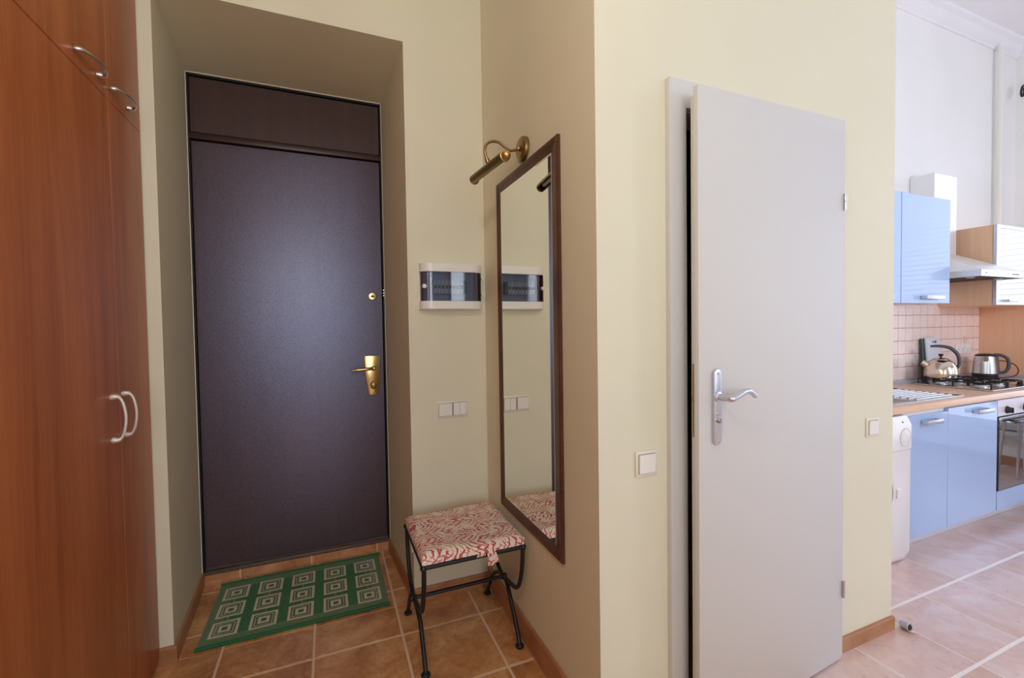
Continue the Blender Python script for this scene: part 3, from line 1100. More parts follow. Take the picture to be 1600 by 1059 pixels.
# ------------------------------------------------------------------ wall mirror
MY0, MY1, MZ0, MZ1 = 1.302, 1.872, .482, 1.907
FWd = .045
mir = thing('wall_mirror_frame', 'tall wall mirror in a dark brown wooden frame beside the stool', 'mirror', (XM, 1.555, MZ0))
mir.name = 'mirror'
xf = XM - .024
def frame_piece(y0_, y1_, z0_, z1_, inner):
    """mitred bar: outer corners (y0,z0)-(y1,z1), inner the facing inner edge"""
    bm = BM()
    prof = [(0, 0.0), (.011, 0.0), (.0135, .004), (.0130, .016), (.0115, .019), (.0100, FWd), (.0, FWd)]   # (stand-out, inward)
    A, B = [], []
    for s, q in prof:
        A.append(bm.verts.new((XM - s, y0_ + inner[0][0] * q, z0_ + inner[0][1] * q)))
        B.append(bm.verts.new((XM - s, y1_ + inner[1][0] * q, z1_ + inner[1][1] * q)))
    k = len(prof)
    bm.faces.new(A)
    bm.faces.new(B[::-1])
    for i in range(k):
        bm.faces.new((A[i], A[(i + 1) % k], B[(i + 1) % k], B[i]))
    return bm
for a, b_, inn in (((MY0, MZ0), (MY1, MZ0), ((1, 1), (-1, 1))), ((MY1, MZ0), (MY1, MZ1), ((-1, 1), (-1, -1))),
                   ((MY1, MZ1), (MY0, MZ1), ((-1, -1), (1, -1))), ((MY0, MZ1), (MY0, MZ0), ((1, -1), (1, 1)))):
    obj('frame_bar', frame_piece(a[0], b_[0], a[1], b_[1], inn), M['mirror_wood'], mir, angle=25)
bm = BM()
box(bm, XM - .0092, XM - .002, MY0 + FWd - .004, MY1 - FWd + .004, MZ0 + FWd - .004, MZ1 - FWd + .004)
obj('mirror_glass', bm, M['silver'], mir, smooth=False)
bm = BM()
box(bm, XM - .0098, XM - .004, MY0 + FWd - .002, MY0 + FWd + .0045, MZ0 + FWd, MZ1 - FWd)
box(bm, XM - .0098, XM - .004, MY0 + FWd + .0045, MY0 + FWd + .12, MZ1 - FWd - .006, MZ1 - FWd + .002)
obj('edge_strip', bm, M['plaster_edge'], mir, smooth=False)

# ------------------------------------------------------------------ picture light over the mirror
lp = thing('picture_light', 'antique brass picture light with curved arm above the mirror', 'lamp', (XM, 1.58, 1.963))
bm = BM()
lathe(bm, [(.046, 0), (.047, .008), (.045, .016), (.036, .022), (.032, .0225), (0, .0225)], (XM, 1.585, 1.962), 36, (-1, 0, 0))
obj('base_plate', bm, M['antique_brass'], lp)
bm = BM()
ya = 1.582
pts = [(XM - .020, ya, 1.960), (.672, ya, 1.951), (.654, ya, 1.948), (.636, ya, 1.957), (.609, ya, 1.972), (.580, ya, 1.971), (.560, ya, 1.956), (.554, ya, 1.936), (.557, ya, 1.915), (.564, ya, 1.898)]
tube(bm, spline(pts, 6), .0052, 10)
lathe(bm, [(.009, 0), (.011, .005), (.008, .012)], (XM - .022, ya, 1.960), 12, (-1, 0, 0))
lathe(bm, [(.0075, 0), (.0085, .006), (.0075, .016)], (.566, ya, 1.890), 12, (-.3, 0, 1))
obj('arm', bm, M['antique_brass'], lp)
# half-open reflector tube
P0, P1 = Vector((XM - .158, 1.728, 1.873)), Vector((XM - .130, 1.468, 1.877))
ax = (P1 - P0).normalized()
uu = ax.cross(Vector((0, 0, 1))).normalized()        # horizontal, across the tube
vv = uu.cross(ax).normalized()                       # up
if uu.x < 0:
    uu = -uu
if vv.z < 0:
    vv = -vv
bm = BM()
seg = 22
a0, a1 = -.20 * PI + .25 * PI, 2 * PI - .75 * PI - .05        # opening faces down and towards the wall
rings = []
for q, rad in ((0, .0195), (1, .0195)):
    p = P0.lerp(P1, q)
    ro, ri = [], []
    for k in range(seg + 1):
        a = math.radians(-5) + math.radians(265) * k / seg
        d = uu * math.cos(a) + vv * math.sin(a)
        ro.append(bm.verts.new(p + d * rad))
        ri.append(bm.verts.new(p + d * (rad - .0015)))
    rings.append((ro, ri))
for k in range(seg):
    bm.faces.new((rings[0][0][k], rings[0][0][k + 1], rings[1][0][k + 1], rings[1][0][k]))
    bm.faces.new((rings[0][1][k], rings[1][1][k], rings[1][1][k + 1], rings[0][1][k + 1]))
    for q in (0, 1):
        bm.faces.new((rings[q][0][k], rings[q][1][k], rings[q][1][k + 1], rings[q][0][k + 1]))
for k in (0, seg):
    bm.faces.new((rings[0][0][k], rings[1][0][k], rings[1][1][k], rings[0][1][k]))
obj('reflector', bm, M['antique_brass'], lp)
bm = BM()
lathe(bm, [(.0, -.004), (.0195, -.004), (.0195, .002), (.018, .004), (.018, .0)], P0, 24, ax)
obj('end_cap', bm, M['antique_brass'], lp)
bm = BM()
lathe(bm, [(.0195, -.003), (.0195, .004), (.017, .006), (.0165, .012), (.014, .020), (.009, .026), (0, .028)], P1, 24, ax)
obj('ball_end', bm, M['ball_brass'], lp)
bm = BM()
lathe(bm, [(0, 0), (.009, .004), (.011, .012), (.011, .15), (.008, .162), (0, .165)], P0.lerp(P1, .12), 14, ax)
obj('bulb', bm, M['bulb'], lp)

# ------------------------------------------------------------------ fuse box
fb = thing('fuse_box', 'white wall fuse box with smoked cover beside the mirror', 'fuse box', (.54, YA, 1.47))
fx0, fx1, fz0, fz1 = .392, .690, 1.367, 1.575
D = .062
bm = BM()
box(bm, fx0 - .006, fx1 + .004, YA - .008, YA, fz0 - .004, fz1 + .002, .003)
obj('back_plate', bm, M['plastic_white'], fb)
def bow(x):
    """front depth of the bowed cover at x (quarter-round ends)"""
    r = .055
    e = min(x - fx0, fx1 - x)
    return D if e >= r else D - .045 + .045 * math.sqrt(max(0, 1 - ((r - e) / r) ** 2))
def bowed(z0, z1, off=0.0, th=None, xa=fx0, xb=fx1, n=40):
    bm = BM()
    xs_ = [xa + (xb - xa) * (0.5 - 0.5 * math.cos(PI * k / n)) for k in range(n + 1)]
    fr_ = [(x, YA - bow(x) - off) for x in xs_]
    bk = [(x, YA - .006) for x in xs_] if th is None else [(x, YA - bow(x) - off + th) for x in xs_]
    F0 = [bm.verts.new((x, y, z0)) for x, y in fr_]
    F1 = [bm.verts.new((x, y, z1)) for x, y in fr_]
    K0 = [bm.verts.new((x, y, z0)) for x, y in bk]
    K1 = [bm.verts.new((x, y, z1)) for x, y in bk]
    for k in range(n):
        bm.faces.new((F0[k], F0[k + 1], F1[k + 1], F1[k]))
        bm.faces.new((K0[k], K1[k], K1[k + 1], K0[k + 1]))
        bm.faces.new((F1[k], F1[k + 1], K1[k + 1], K1[k]))
        bm.faces.new((F0[k], K0[k], K0[k + 1], F0[k + 1]))
    for k in (0, n):
        bm.faces.new((F0[k], F1[k], K1[k], K0[k]))
    return bm
obj('top_shell', bowed(1.538, fz1), M['plastic_white'], fb)
obj('bottom_shell', bowed(fz0, 1.403), M['plastic_white'], fb)
bm = BM()
box(bm, fx0 + .012, fx1 - .012, YA - .022, YA - .008, 1.403, 1.538)
obj('breaker_panel', bm, M['panel_grey'], fb, smooth=False)
obj('cover', bowed(1.404, 1.537, -.001, .002, fx0 + .004, fx1 - .004), M['smoked'], fb)
for k in range(9):
    x = .452 + k * .0178
    bm = BM()
    box(bm, x + .0006, x + .0172, YA - .044, YA - .022, 1.438, 1.500, .001)
    br = obj('breaker', bm, M['breaker'] if k != 8 else M['plastic_black'], fb)
    bm = BM()
    box(bm, x + .004, x + .0138, YA - .051, YA - .043, 1.462, 1.476, .001)
    obj('lever', bm, M['breaker_red'] if k in (1, 2, 3, 4) else M['plastic_black'], br)
bm = BM()
lathe(bm, [(.010, 0), (.010, .008), (.007, .010), (0, .010)], (fx0 + .020, YA - bow(fx0 + .020) + .002, 1.470), 18, (-.5, -1, 0))
obj('latch_knob', bm, M['plastic_white'], fb)
for z in (1.437, 1.512):
    bm = BM()
    box(bm, fx1 - .006, fx1 + .002, YA - .05, YA - .03, z - .006, z + .006, .001)
    obj('hinge', bm, M['plastic_white'], fb)

# ------------------------------------------------------------------ light switches
def rocker_switch(x0, x1, z0, z1, yw, rockers, label, depth=.010):
    t = thing('light_switch', label, 'switch', ((x0 + x1) / 2, yw, z0), 'light switches')
    bm = BM()
    box(bm, x0, x1, yw - depth * .6, yw, z0, z1, .003, 2)
    obj('plate', bm, M['plastic_cream'], t)
    ga, gb = rockers[0][0], rockers[-1][1]
    bm = BM()
    box(bm, ga - .0018, gb + .0018, yw - depth * .68, yw - depth * .5, z0 + .0092, z1 - .0092)
    obj('rocker_gap', bm, M['gap_shadow'], t, smooth=False)
    for a, b_ in rockers:
        bm = BM()
        prism(bm, [(yw - depth * .4, z0 + .011), (yw - depth * 1.0, z0 + .011), (yw - depth * 1.25, z1 - .011), (yw - depth * .4, z1 - .011)], a, b_, 'x', .001)
        obj('rocker', bm, M['plastic_white'], t)
    return t
rocker_switch(.467, .619, .851, .932, YA, [(.476, .539), (.546, .577), (.578, .610)],
              'cream double light switch below the fuse box')
rocker_switch(.845, .926, .820, .898, YC, [(.856, .916)],
              'square light switch on the yellow wall near the white door frame, beside its handle edge')
rocker_switch(1.960, 2.040, .820, .896, YC, [(1.972, 2.029)],
              'square light switch on the yellow wall between the door hinges and the kitchen')

# ------------------------------------------------------------------ kitchen: backsplash
bm = BM()
box(bm, 3.0, 4.93, YT - .004, YT, .80, 1.40)
bs = struct('trim_2', bm, M['pink_grout'], smooth=False)
ts = .0945
zk = [.8485 + .0945 * k for k in range(-1, 7)]
xk = [3.905 - .0935 * 9 + .0935 * k for k in range(21)]
tm = None
for a in xk:
    for z in zk:
        x1_, z0_, z1_ = min(a + .0935, 4.928), max(z, .82), min(z + ts, 1.398)
        if x1_ - a < .02 or z1_ - z0_ < .02:
            continue
        bm = BM()
        box(bm, a + .0016, x1_ - .0016, YT - .009, YT - .003, z0_ + .0016, z1_ - .0016, .0014)
        obj('tile', bm, M['backsplash'], bs)
# small printed sprig on two of the tiles
M['sprig'] = mat('sprig_print', lin(234, 208, 196), 0.4)
for x, z, s in ((4.70, 1.115, 1.0), (4.80, 1.035, .7)):
    bm = BM()
    tube(bm, spline([(x, YT - .0095, z - .035 * s), (x + .006, YT - .0095, z), (x + .002, YT - .0095, z + .035 * s)], 5), .002, 5)
    for k in range(3):
        for sg in (-1, 1):
            c = Vector((x + .004, YT - .0095, z - .02 * s + k * .02 * s))
            tube(bm, [c, c + Vector((sg * .011 * s, 0, .008 * s)), c + Vector((sg * .018 * s, 0, .018 * s))], [.002, .005, .001], 6)
    obj('sprig', bm, M['sprig'], bs)

# side panel closing the worktop at its end
bm = BM()
box(bm, 4.93, 4.948, 1.40, YT - .001, .826, 1.378, .001)
tag(obj('side_panel', bm, M['beech'], None, (4.94, 1.66, .82)), 'beech side panel standing at the end of the worktop', 'panel')

# worktop
wt = thing('worktop', 'beech laminate kitchen worktop with pale front edge', 'worktop', (3.6, 1.65, .78))
WX0, WX1, WYF, WZ = XE + .004, 4.96, 1.400, .822
SX0, SX1, SY0, SY1 = 2.45, 3.52, 1.435, 1.80
bm = BM()
bx0, bx1, by0, by1 = 2.50, 3.07, 1.465, 1.775      # hole for the basin
box(bm, WX0, bx0, WYF + .002, YT - .012, WZ - .038, WZ)
box(bm, bx1, WX1, WYF + .002, YT - .012, WZ - .038, WZ)
box(bm, bx0, bx1, WYF + .002, by0, WZ - .038, WZ)
box(bm, bx0, bx1, by1, YT - .012, WZ - .038, WZ)
obj('slab', bm, M['worktop'], wt, smooth=False)
bm = BM()
box(bm, WX0, WX1, WYF - .004, WYF + .003, WZ - .038, WZ + .0005, .003, 2)
obj('front_edge', bm, M['worktop'], wt)
M['upstand'] = mat('grey_upstand', lin(190, 194, 206), 0.3, 0.3)
bm = BM()
prism(bm, [(YT - .012, WZ), (YT - .034, WZ), (YT - .030, WZ + .022), (YT - .014, WZ + .028), (YT - .012, WZ + .028)], WX0, 4.928, 'x')
obj('upstand', bm, M['upstand'], wt)
bm = BM()
prism(bm, [(4.928, WZ), (4.906, WZ), (4.910, WZ + .020), (4.924, WZ + .026), (4.928, WZ + .026)], 1.42, YT - .036, 'y')
obj('upstand', bm, M['upstand'], wt)

# sink with drainer
sk = thing('sink', 'stainless steel inset sink with ribbed drainer in the worktop', 'sink', (3.0, 1.62, WZ))
bm = BM()
zt_ = WZ + .0035
for a in ((SX0, bx0 + .01, SY0, SY1), (bx1 - .01, SX1, SY0, SY1), (bx0 + .01, bx1 - .01, SY0, by0 + .01), (bx0 + .01, bx1 - .01, by1 - .01, SY1)):
    box(bm, *a, WZ + .0006, zt_)
obj('rim', bm, M['steel'], sk, smooth=False)
bm = BM()
ix0, ix1, iy0, iy1, zb_ = bx0 + .012, bx1 - .012, by0 + .012, by1 - .012, WZ - .0345
o_ = [bm.verts.new(p) for p in ((ix0, iy0, zt_), (ix1, iy0, zt_), (ix1, iy1, zt_), (ix0, iy1, zt_))]
i_ = [bm.verts.new(p) for p in ((ix0 + .03, iy0 + .03, zb_), (ix1 - .03, iy0 + .03, zb_), (ix1 - .03, iy1 - .03, zb_), (ix0 + .03, iy1 - .03, zb_))]
for k in range(4):
    bm.faces.new((o_[k], o_[(k + 1) % 4], i_[(k + 1) % 4], i_[k]))
bm.faces.new(i_)
obj('basin', bm, M['steel'], sk, smooth=False)
for k in range(8):
    y = SY0 + .045 + k * .037
    bm = BM()
    tube(bm, [(3.11, y, zt_ + .001), (3.13, y, zt_ + .003), (3.46, y, zt_ + .003), (3.48, y, zt_ + .001)], .006, 8)
    obj('drainer_rib', bm, M['steel'], sk)
bm = BM()
tube(bm, [(SX0 + .006, SY0 + .005, zt_), (SX1 - .006, SY0 + .005, zt_), (SX1 - .005, SY1 - .006, zt_), (SX0 + .006, SY1 - .006, zt_)], .004, 8, closed=True)
obj('raised_edge', bm, M['steel'], sk)

# ------------------------------------------------------------------ base units
YF = 1.42
def bar_handle(bm, x0, x1, z, y, h=.020, out_=.028):
    box(bm, x0, x0 + .012, y - out_, y, z - h / 2, z + h / 2, .002)
    box(bm, x1 - .012, x1, y - out_, y, z - h / 2, z + h / 2, .002)
    box(bm, x0, x1, y - out_ - .008, y - out_ + .003, z - h / 2 - .002, z + h / 2 + .002, .003, 2)


def base_unit(x0, x1, hx, label, ztop=.772):
    t = thing('base_cabinet', label, 'cabinet', ((x0 + x1) / 2, 1.66, 0), 'blue base cabinets')
    bm = BM()
    box(bm, x0, x1, YF + .002, YT - .03, .088, WZ - .040)
    obj('body', bm, M['cabinet_white'], t, smooth=False)
    bm = BM()
    box(bm, x0 + .0015, x1 - .0015, YF - .018, YF, .088, ztop, .0015)
    d = obj('door', bm, M['blue_gloss'], t)
    bm = BM()
    bar_handle(bm, hx[0], hx[1], hx[2], YF - .018)
    obj('handle', bm, M['satin_alu'], d)
    return t
base_unit(2.86, 3.272, (3.00, 3.15, .722), 'glossy blue base cabinet beside the washing machine', .760)
base_unit(3.272, 3.826, (3.53, 3.70, .735), 'glossy blue base cabinet adjoining the oven', .776)
base_unit(4.424, 4.925, (4.55, 4.72, .735), 'glossy blue base cabinet past the oven at the worktop end', .776)
bm = BM()
box(bm, 2.86, 4.925, 1.474, 1.486, .001, .087, .001)
tag(obj('plinth', bm, M['plinth'], None, (3.9, 1.48, 0)), 'pale grey plinth running under the blue base cabinets', 'plinth')

# built-in oven
ov = thing('oven', 'built-in oven with steel control panel and dark glass door', 'oven', (4.12, 1.66, .09))
ox0, ox1 = 3.832, 4.420
bm = BM()
box(bm, ox0 + .004, ox1 - .004, YF + .004, YT - .04, .09, WZ - .041)
obj('body', bm, M['plastic_grey'], ov, smooth=False)
bm = BM()
box(bm, ox0, ox1, YF - .018, YF + .004, .675, .778, .002)
cp_ = obj('control_panel', bm, M['oven_panel'], ov)
for x in (3.940, 4.170, 4.31):
    bm = BM()
    lathe(bm, [(.024, 0), (.024, .004), (.020, .010), (.017, .022), (.012, .026), (0, .026)], (x, YF - .018, .711), 20, (0, -1, 0))
    box(bm, x - .004, x + .004, YF - .050, YF - .040, .694, .728, .002)
    obj('knob', bm, M['plastic_black'], cp_)
bm = BM()
for k in range(3):
    box(bm, 4.075 + k * .02, 4.088 + k * .02, YF - .0186, YF - .0178, .712, .7135)
obj('marking', bm, M['plastic_grey'], cp_, smooth=False)
bm = BM()
box(bm, ox0 + .002, ox1 - .002, YF - .020, YF + .003, .208, .672, .002)
od = obj('oven_door', bm, M['plastic_black'], ov)
bm = BM()
box(bm, ox0 + .008, ox1 - .008, YF - .0225, YF - .019, .214, .650)
obj('glass', bm, M['oven_glass'], od, smooth=False)
bm = BM()
box(bm, ox0 + .004, ox1 - .004, YF - .024, YF - .018, .652, .670, .001)
obj('top_strip', bm, M['steel'], od)
bm = BM()
for x in (3.985, 4.27):
    tube(bm, [(x, YF - .020, .640), (x, YF - .050, .640)], .008, 10)
tube(bm, spline([(3.962, YF - .046, .640), (3.966, YF - .056, .640), (3.99, YF - .060, .640), (4.12, YF - .060, .640), (4.25, YF - .060, .640), (4.285, YF - .056, .640)], 5), .011, 12)
obj('door_handle', bm, M['plastic_grey'], od)
bm = BM()
box(bm, ox0 + .0015, ox1 - .0015, YF - .018, YF + .002, .088, .205, .0015)
obj('drawer_front', bm, M['blue_gloss'], ov, label='glossy blue panel below the oven glass')

# washing machine
wm = thing('washing_machine', 'white front-loading washing machine peeking out past the wall end', 'washer', (2.54, 1.62, 0))
wx0, wx1 = 2.25, 2.832
bm = BM()
prism(bm, [(1.388, .008), (1.366, .062), (1.366, .600), (1.372, .602), (1.372, .606), (1.362, .608), (1.362, .735), (1.384, .778), (1.88, .778), (1.88, .008)], wx0, wx1, 'x', .003)
obj('body', bm, M['appliance'], wm)
bm = BM()
lathe(bm, [(.034, 0), (.034, .003), (.030, .005), (.010, .006), (0, .006)], (2.775, 1.362, .672), 24, (0, -1, 0))
lathe(bm, [(.046, 0), (.046, .0015), (.040, .002)], (2.775, 1.3625, .672), 28, (0, -1, 0))
obj('dial', bm, M['appliance'], wm)
bm = BM()
tube(bm, [(2.775 + .047 * math.cos(2 * PI * k / 28), 1.3615, .672 + .047 * math.sin(2 * PI * k / 28)) for k in range(28)], .0013, 6, closed=True)
obj('dial_ring', bm, M['appliance_line'], wm)
bm = BM()
lathe(bm, [(.006, 0), (.006, .001), (0, .001)], (2.765, 1.3705, .750), 12, (0, -.89, .45))
obj('emblem_dot', bm, M['breaker_red'], wm)
bm = BM()
lathe(bm, [(.16, 0), (.16, .006), (.148, .018), (.13, .022), (.112, .014), (.05, .006), (0, .005)], (2.53, 1.366, .405), 48, (0, -1, 0))
pd = obj('porthole_door', bm, M['appliance'], wm)
bm = BM()
lathe(bm, [(.112, .0), (.105, .024), (.07, .034), (0, .038)], (2.53, 1.366, .405), 36, (0, -1, 0))
obj('porthole_glass', bm, M['oven_glass'], pd)
bm = BM()
box(bm, 2.660, 2.712, 1.336, 1.366, .372, .420, .006, 2)
obj('door_catch', bm, M['appliance'], pd)
for x in (wx0 + .05, wx1 - .05):
    for y in (1.45, 1.83):
        bm = BM()
        lathe(bm, [(.02, .001), (.02, .010)], (x, y, 0), 10)
        obj('foot', bm, M['plastic_black'], wm)

# ------------------------------------------------------------------ hob and what stands on it
hb = thing('gas_hob', 'four-burner steel gas hob with black pan supports set in the worktop', 'hob', (4.135, 1.65, WZ))
hx0, hx1, hy0, hy1 = 3.885, 4.400, 1.445, 1.855
bm = BM()
prism(bm, [(hx0, hy0), (hx1, hy0), (hx1, hy1), (hx0, hy1)], WZ + .0008, WZ + .010, 'z', .004)
obj('plate', bm, M['steel'], hb)
BUR = [(3.985, 1.545, .036), (3.985, 1.752, .030), (4.21, 1.545, .028), (4.21, 1.752, .036)]
for x, y, r in BUR:
    bm = BM()
    lathe(bm, [(r + .012, 0), (r + .010, .005), (r, .006), (r, .016), (r - .002, .018)], (x, y, WZ + .010), 22)
    bu = obj('burner', bm, M['steel'], hb)
    bm = BM()
    lathe(bm, [(r - .004, 0), (r - .003, .006), (r - .010, .009), (0, .009)], (x, y, WZ + .028), 22)
    obj('burner_cap', bm, M['plastic_black'], bu)
for gx0, gx1 in ((3.900, 4.088), (4.110, 4.298)):
    bm = BM()
    zg = WZ + .045
    tube(bm, [(gx0, hy0 + .015, zg), (gx1, hy0 + .015, zg), (gx1, hy1 - .015, zg), (gx0, hy1 - .015, zg)], .005, 8, closed=True)
    for x in (gx0, gx1):
        for y in (hy0 + .015, (hy0 + hy1) / 2, hy1 - .015):
            tube(bm, [(x, y, zg), (x, y, WZ + .0105)], .005, 8)
    gm = (gx0 + gx1) / 2
    for by in (1.545, 1.752):
        for sx in (-1, 1):
            tube(bm, [(gm + sx * .094, by, zg), (gm + sx * .05, by, zg + .004), (gm + sx * .022, by, zg + .001)], .005, 8)
        for sy in (-1, 1):
            tube(bm, [(gm, by + sy * .09, zg), (gm, by + sy * .05, zg + .004), (gm, by + sy * .022, zg + .001)], .005, 8)
    obj('pan_support', bm, M['iron'], hb)
for k in range(4):
    bm = BM()
    lathe(bm, [(.019, 0), (.019, .004), (.016, .006), (.0145, .026), (.011, .029), (0, .029)], (4.350, 1.485 + k * .078, WZ + .010), 18)
    obj('knob', bm, M['plastic_black'], hb)

# whistling kettle on the back burner
kx, ky, kz = 3.985, 1.752, WZ + .0555
kt = thing('stovetop_kettle', 'shiny round stovetop kettle with arched dark handle on the gas hob', 'kettle', (kx, ky, kz))
bm = BM()
lathe(bm, [(.074, 0), (.086, .003), (.090, .012), (.089, .040), (.083, .075), (.070, .104), (.052, .122), (.040, .128)], (kx, ky, kz), 40)
obj('body', bm, M['kettle_gold'], kt)
bm = BM()
lathe(bm, [(.043, 0), (.044, .004), (.036, .010), (.015, .014), (0, .015)], (kx, ky, kz + .126), 30)
ld = obj('lid', bm, M['kettle_gold'], kt)
bm = BM()
lathe(bm, [(.006, 0), (.006, .010), (.013, .014), (.014, .022), (.009, .028), (0, .029)], (kx, ky, kz + .139), 18)
obj('lid_knob', bm, M['plastic_black'], ld)
bm = BM()
sd = Vector((-.62, .78, 0)).normalized()
c0 = Vector((kx, ky, kz))
tube(bm, [c0 + sd * .060 + Vector((0, 0, .078)), c0 + sd * .086 + Vector((0, 0, .096)), c0 + sd * .104 + Vector((0, 0, .110))], [.026, .021, .017], 16)
sp = obj('spout', bm, M['kettle_gold'], kt)
bm = BM()
p = c0 + sd * .104 + Vector((0, 0, .110))
dd = (sd * .8 + Vector((0, 0, .6))).normalized()
lathe(bm, [(.0175, -.002), (.0185, .004), (.013, .007), (.004, .004), (0, .004)], p, 16, dd)
obj('spout_cap', bm, M['plastic_black'], sp)
bm = BM()
hd = -sd
pts = [c0 + hd * .084 + Vector((0, 0, .066)), c0 + hd * .096 + Vector((0, 0, .105)), c0 + hd * .088 + Vector((0, 0, .160)),
       c0 + hd * .052 + Vector((0, 0, .205)), c0 + Vector((0, 0, .220)), c0 + sd * .055 + Vector((0, 0, .219))]
P = spline(pts, 7)
tube(bm, P, [.008 + .004 * math.sin(PI * k / (len(P) - 1)) for k in range(len(P))], 12)
obj('handle', bm, M['plastic_grey'], kt)

# electric kettle
ex, ey, ez = 4.685, 1.790, WZ + .001
ek = thing('electric_kettle', 'brushed steel electric kettle with black lid and handle by the side panel', 'kettle', (ex, ey, ez))
bm = BM()
lathe(bm, [(.074, 0), (.076, .004), (.075, .020), (.070, .024)], (ex, ey, ez), 36)
obj('power_base', bm, M['plastic_black'], ek)
bm = BM()
lathe(bm, [(.068, .025), (.072, .027), (.0725, .045)], (ex, ey, ez), 36)
obj('base_ring', bm, M['plastic_black'], ek)
bm = BM()
lathe(bm, [(.072, .045), (.071, .060), (.066, .120), (.060, .165), (.057, .176)], (ex, ey, ez), 36)
tube(bm, [Vector((ex - .045, ey - .02, ez + .150)), Vector((ex - .068, ey - .03, ez + .165)), Vector((ex - .078, ey - .034, ez + .174))], [.020, .014, .008], 12)
obj('body', bm, M['steel'], ek)
bm = BM()
lathe(bm, [(.058, .176), (.057, .184), (.045, .192), (.020, .196), (0, .197)], (ex, ey, ez), 36)
obj('lid', bm, M['plastic_black'], ek)
hd = Vector((.55, -.83, 0)).normalized()
c0 = Vector((ex, ey, ez))
bm = BM()
pts = [c0 + hd * .045 + Vector((0, 0, .186)), c0 + hd * .085 + Vector((0, 0, .184)), c0 + hd * .118 + Vector((0, 0, .160)),
       c0 + hd * .126 + Vector((0, 0, .110)), c0 + hd * .112 + Vector((0, 0, .062)), c0 + hd * .078 + Vector((0, 0, .050)), c0 + hd * .066 + Vector((0, 0, .060))]
tube(bm, spline(pts, 6), .0115, 12)
tube(bm, [c0 + hd * .070 + Vector((0, 0, .050)), c0 + hd * .066 + Vector((0, 0, .11)), c0 + hd * .060 + Vector((0, 0, .18))], .011, 10)
obj('handle', bm, M['plastic_grey'], ek)
bm = BM()
tube(bm, spline([(ex + .07, ey - .03, ez + .010), (ex + .105, ey - .075, ez + .010), (ex + .135, ey - .12, ez + .030), (ex + .145, ey - .13, ez + .075),
                 (ex + .150, ey - .10, ez + .115), (ex + .160, ey - .03, ez + .135), (ex + .170, ey + .06, ez + .12), (ex + .12, ey + .10, ez + .14)], 7), .0035, 8)
obj('cord', bm, M['plastic_black'], ek)

# two boards leaning on the tiles behind the kettle
for nm, x0, x1, z1, yb, yt_, m_, lab in (
        ('chopping_board', 4.065, 4.255, 1.146, 1.884, YT - .026, M['board_green'], 'dark green-grey chopping board leaning behind the pale tray'),
        ('baking_tray', 4.085, 4.275, 1.150, 1.868, YT - .038, M['board_grey'], 'pale grey tray with a hanging hole leaning on the tiles behind the kettle')):
    bm = BM()
    zb0 = WZ + .0012
    h = z1 - zb0
    r = .012
    def cr(cx_, cz_, a0_):
        return [(cx_ + r * math.cos(a0_ + PI / 2 * k / 4), cz_ + r * math.sin(a0_ + PI / 2 * k / 4)) for k in range(5)]
    outl = cr(x1 - r, h - r, 0) + cr(x0 + r, h - r, PI / 2) + cr(x0 + r, r, PI) + cr(x1 - r, r, 1.5 * PI)
    prism(bm, outl, -.005, .005, 'y', .0015)
    if nm == 'baking_tray':
        tube(bm, [(x0 + .010, -.005, .012), (x1 - .010, -.005, .012), (x1 - .010, -.005, h - .010), (x0 + .010, -.005, h - .010)], .004, 6, closed=True)
    t_ = math.atan2(yt_ - yb, h)
    bm.transform(Matrix.Translation((0, yb, zb0 + .005 * math.sin(t_))) @ Matrix.Rotation(-t_, 4, 'X'))
    o = obj(nm, bm, m_, None, ((x0 + x1) / 2, yb, zb0))
    tag(o, lab, 'board' if nm == 'chopping_board' else 'tray')
    if nm == 'baking_tray':
        bm = BM()
        lathe(bm, [(.010, 0), (.010, .002), (0, .002)], ((x0 + x1) / 2 + .03, -.0055, h - .030), 14, (0, -1, 0))
        box(bm, (x0 + x1) / 2 - .012, (x0 + x1) / 2 + .03, -.0075, -.0055, h - .034, h - .026)
        bm.transform(Matrix.Translation((0, yb, zb0)) @ Matrix.Rotation(-t_, 4, 'X'))
        obj('hanging_hole', bm, M['plastic_grey'], o)

# triple socket
sk3 = thing('wall_socket', 'white triple wall socket on the pink kitchen tiles', 'socket', (4.67, YT, 1.05))
bm = BM()
box(bm, 4.565, 4.785, YT - .018, YT - .0092, 1.014, 1.085, .003)
obj('plate', bm, M['plastic_white'], sk3)
for k in range(3):
    x = 4.602 + k * .073
    bm = BM()
    lathe(bm, [(.024, 0), (.024, .004), (.020, .004), (.019, .001), (0, .001)], (x, YT - .018, 1.0495), 20, (0, -1, 0))
    s_ = obj('socket_insert', bm, M['plastic_white'], sk3)
    bm = BM()
    for sx in (-1, 1):
        lathe(bm, [(.003, 0), (.003, .0008), (0, .0008)], (x + sx * .0095, YT - .0188, 1.0495), 8, (0, -1, 0))
    obj('pin_hole', bm, M['plastic_black'], s_)

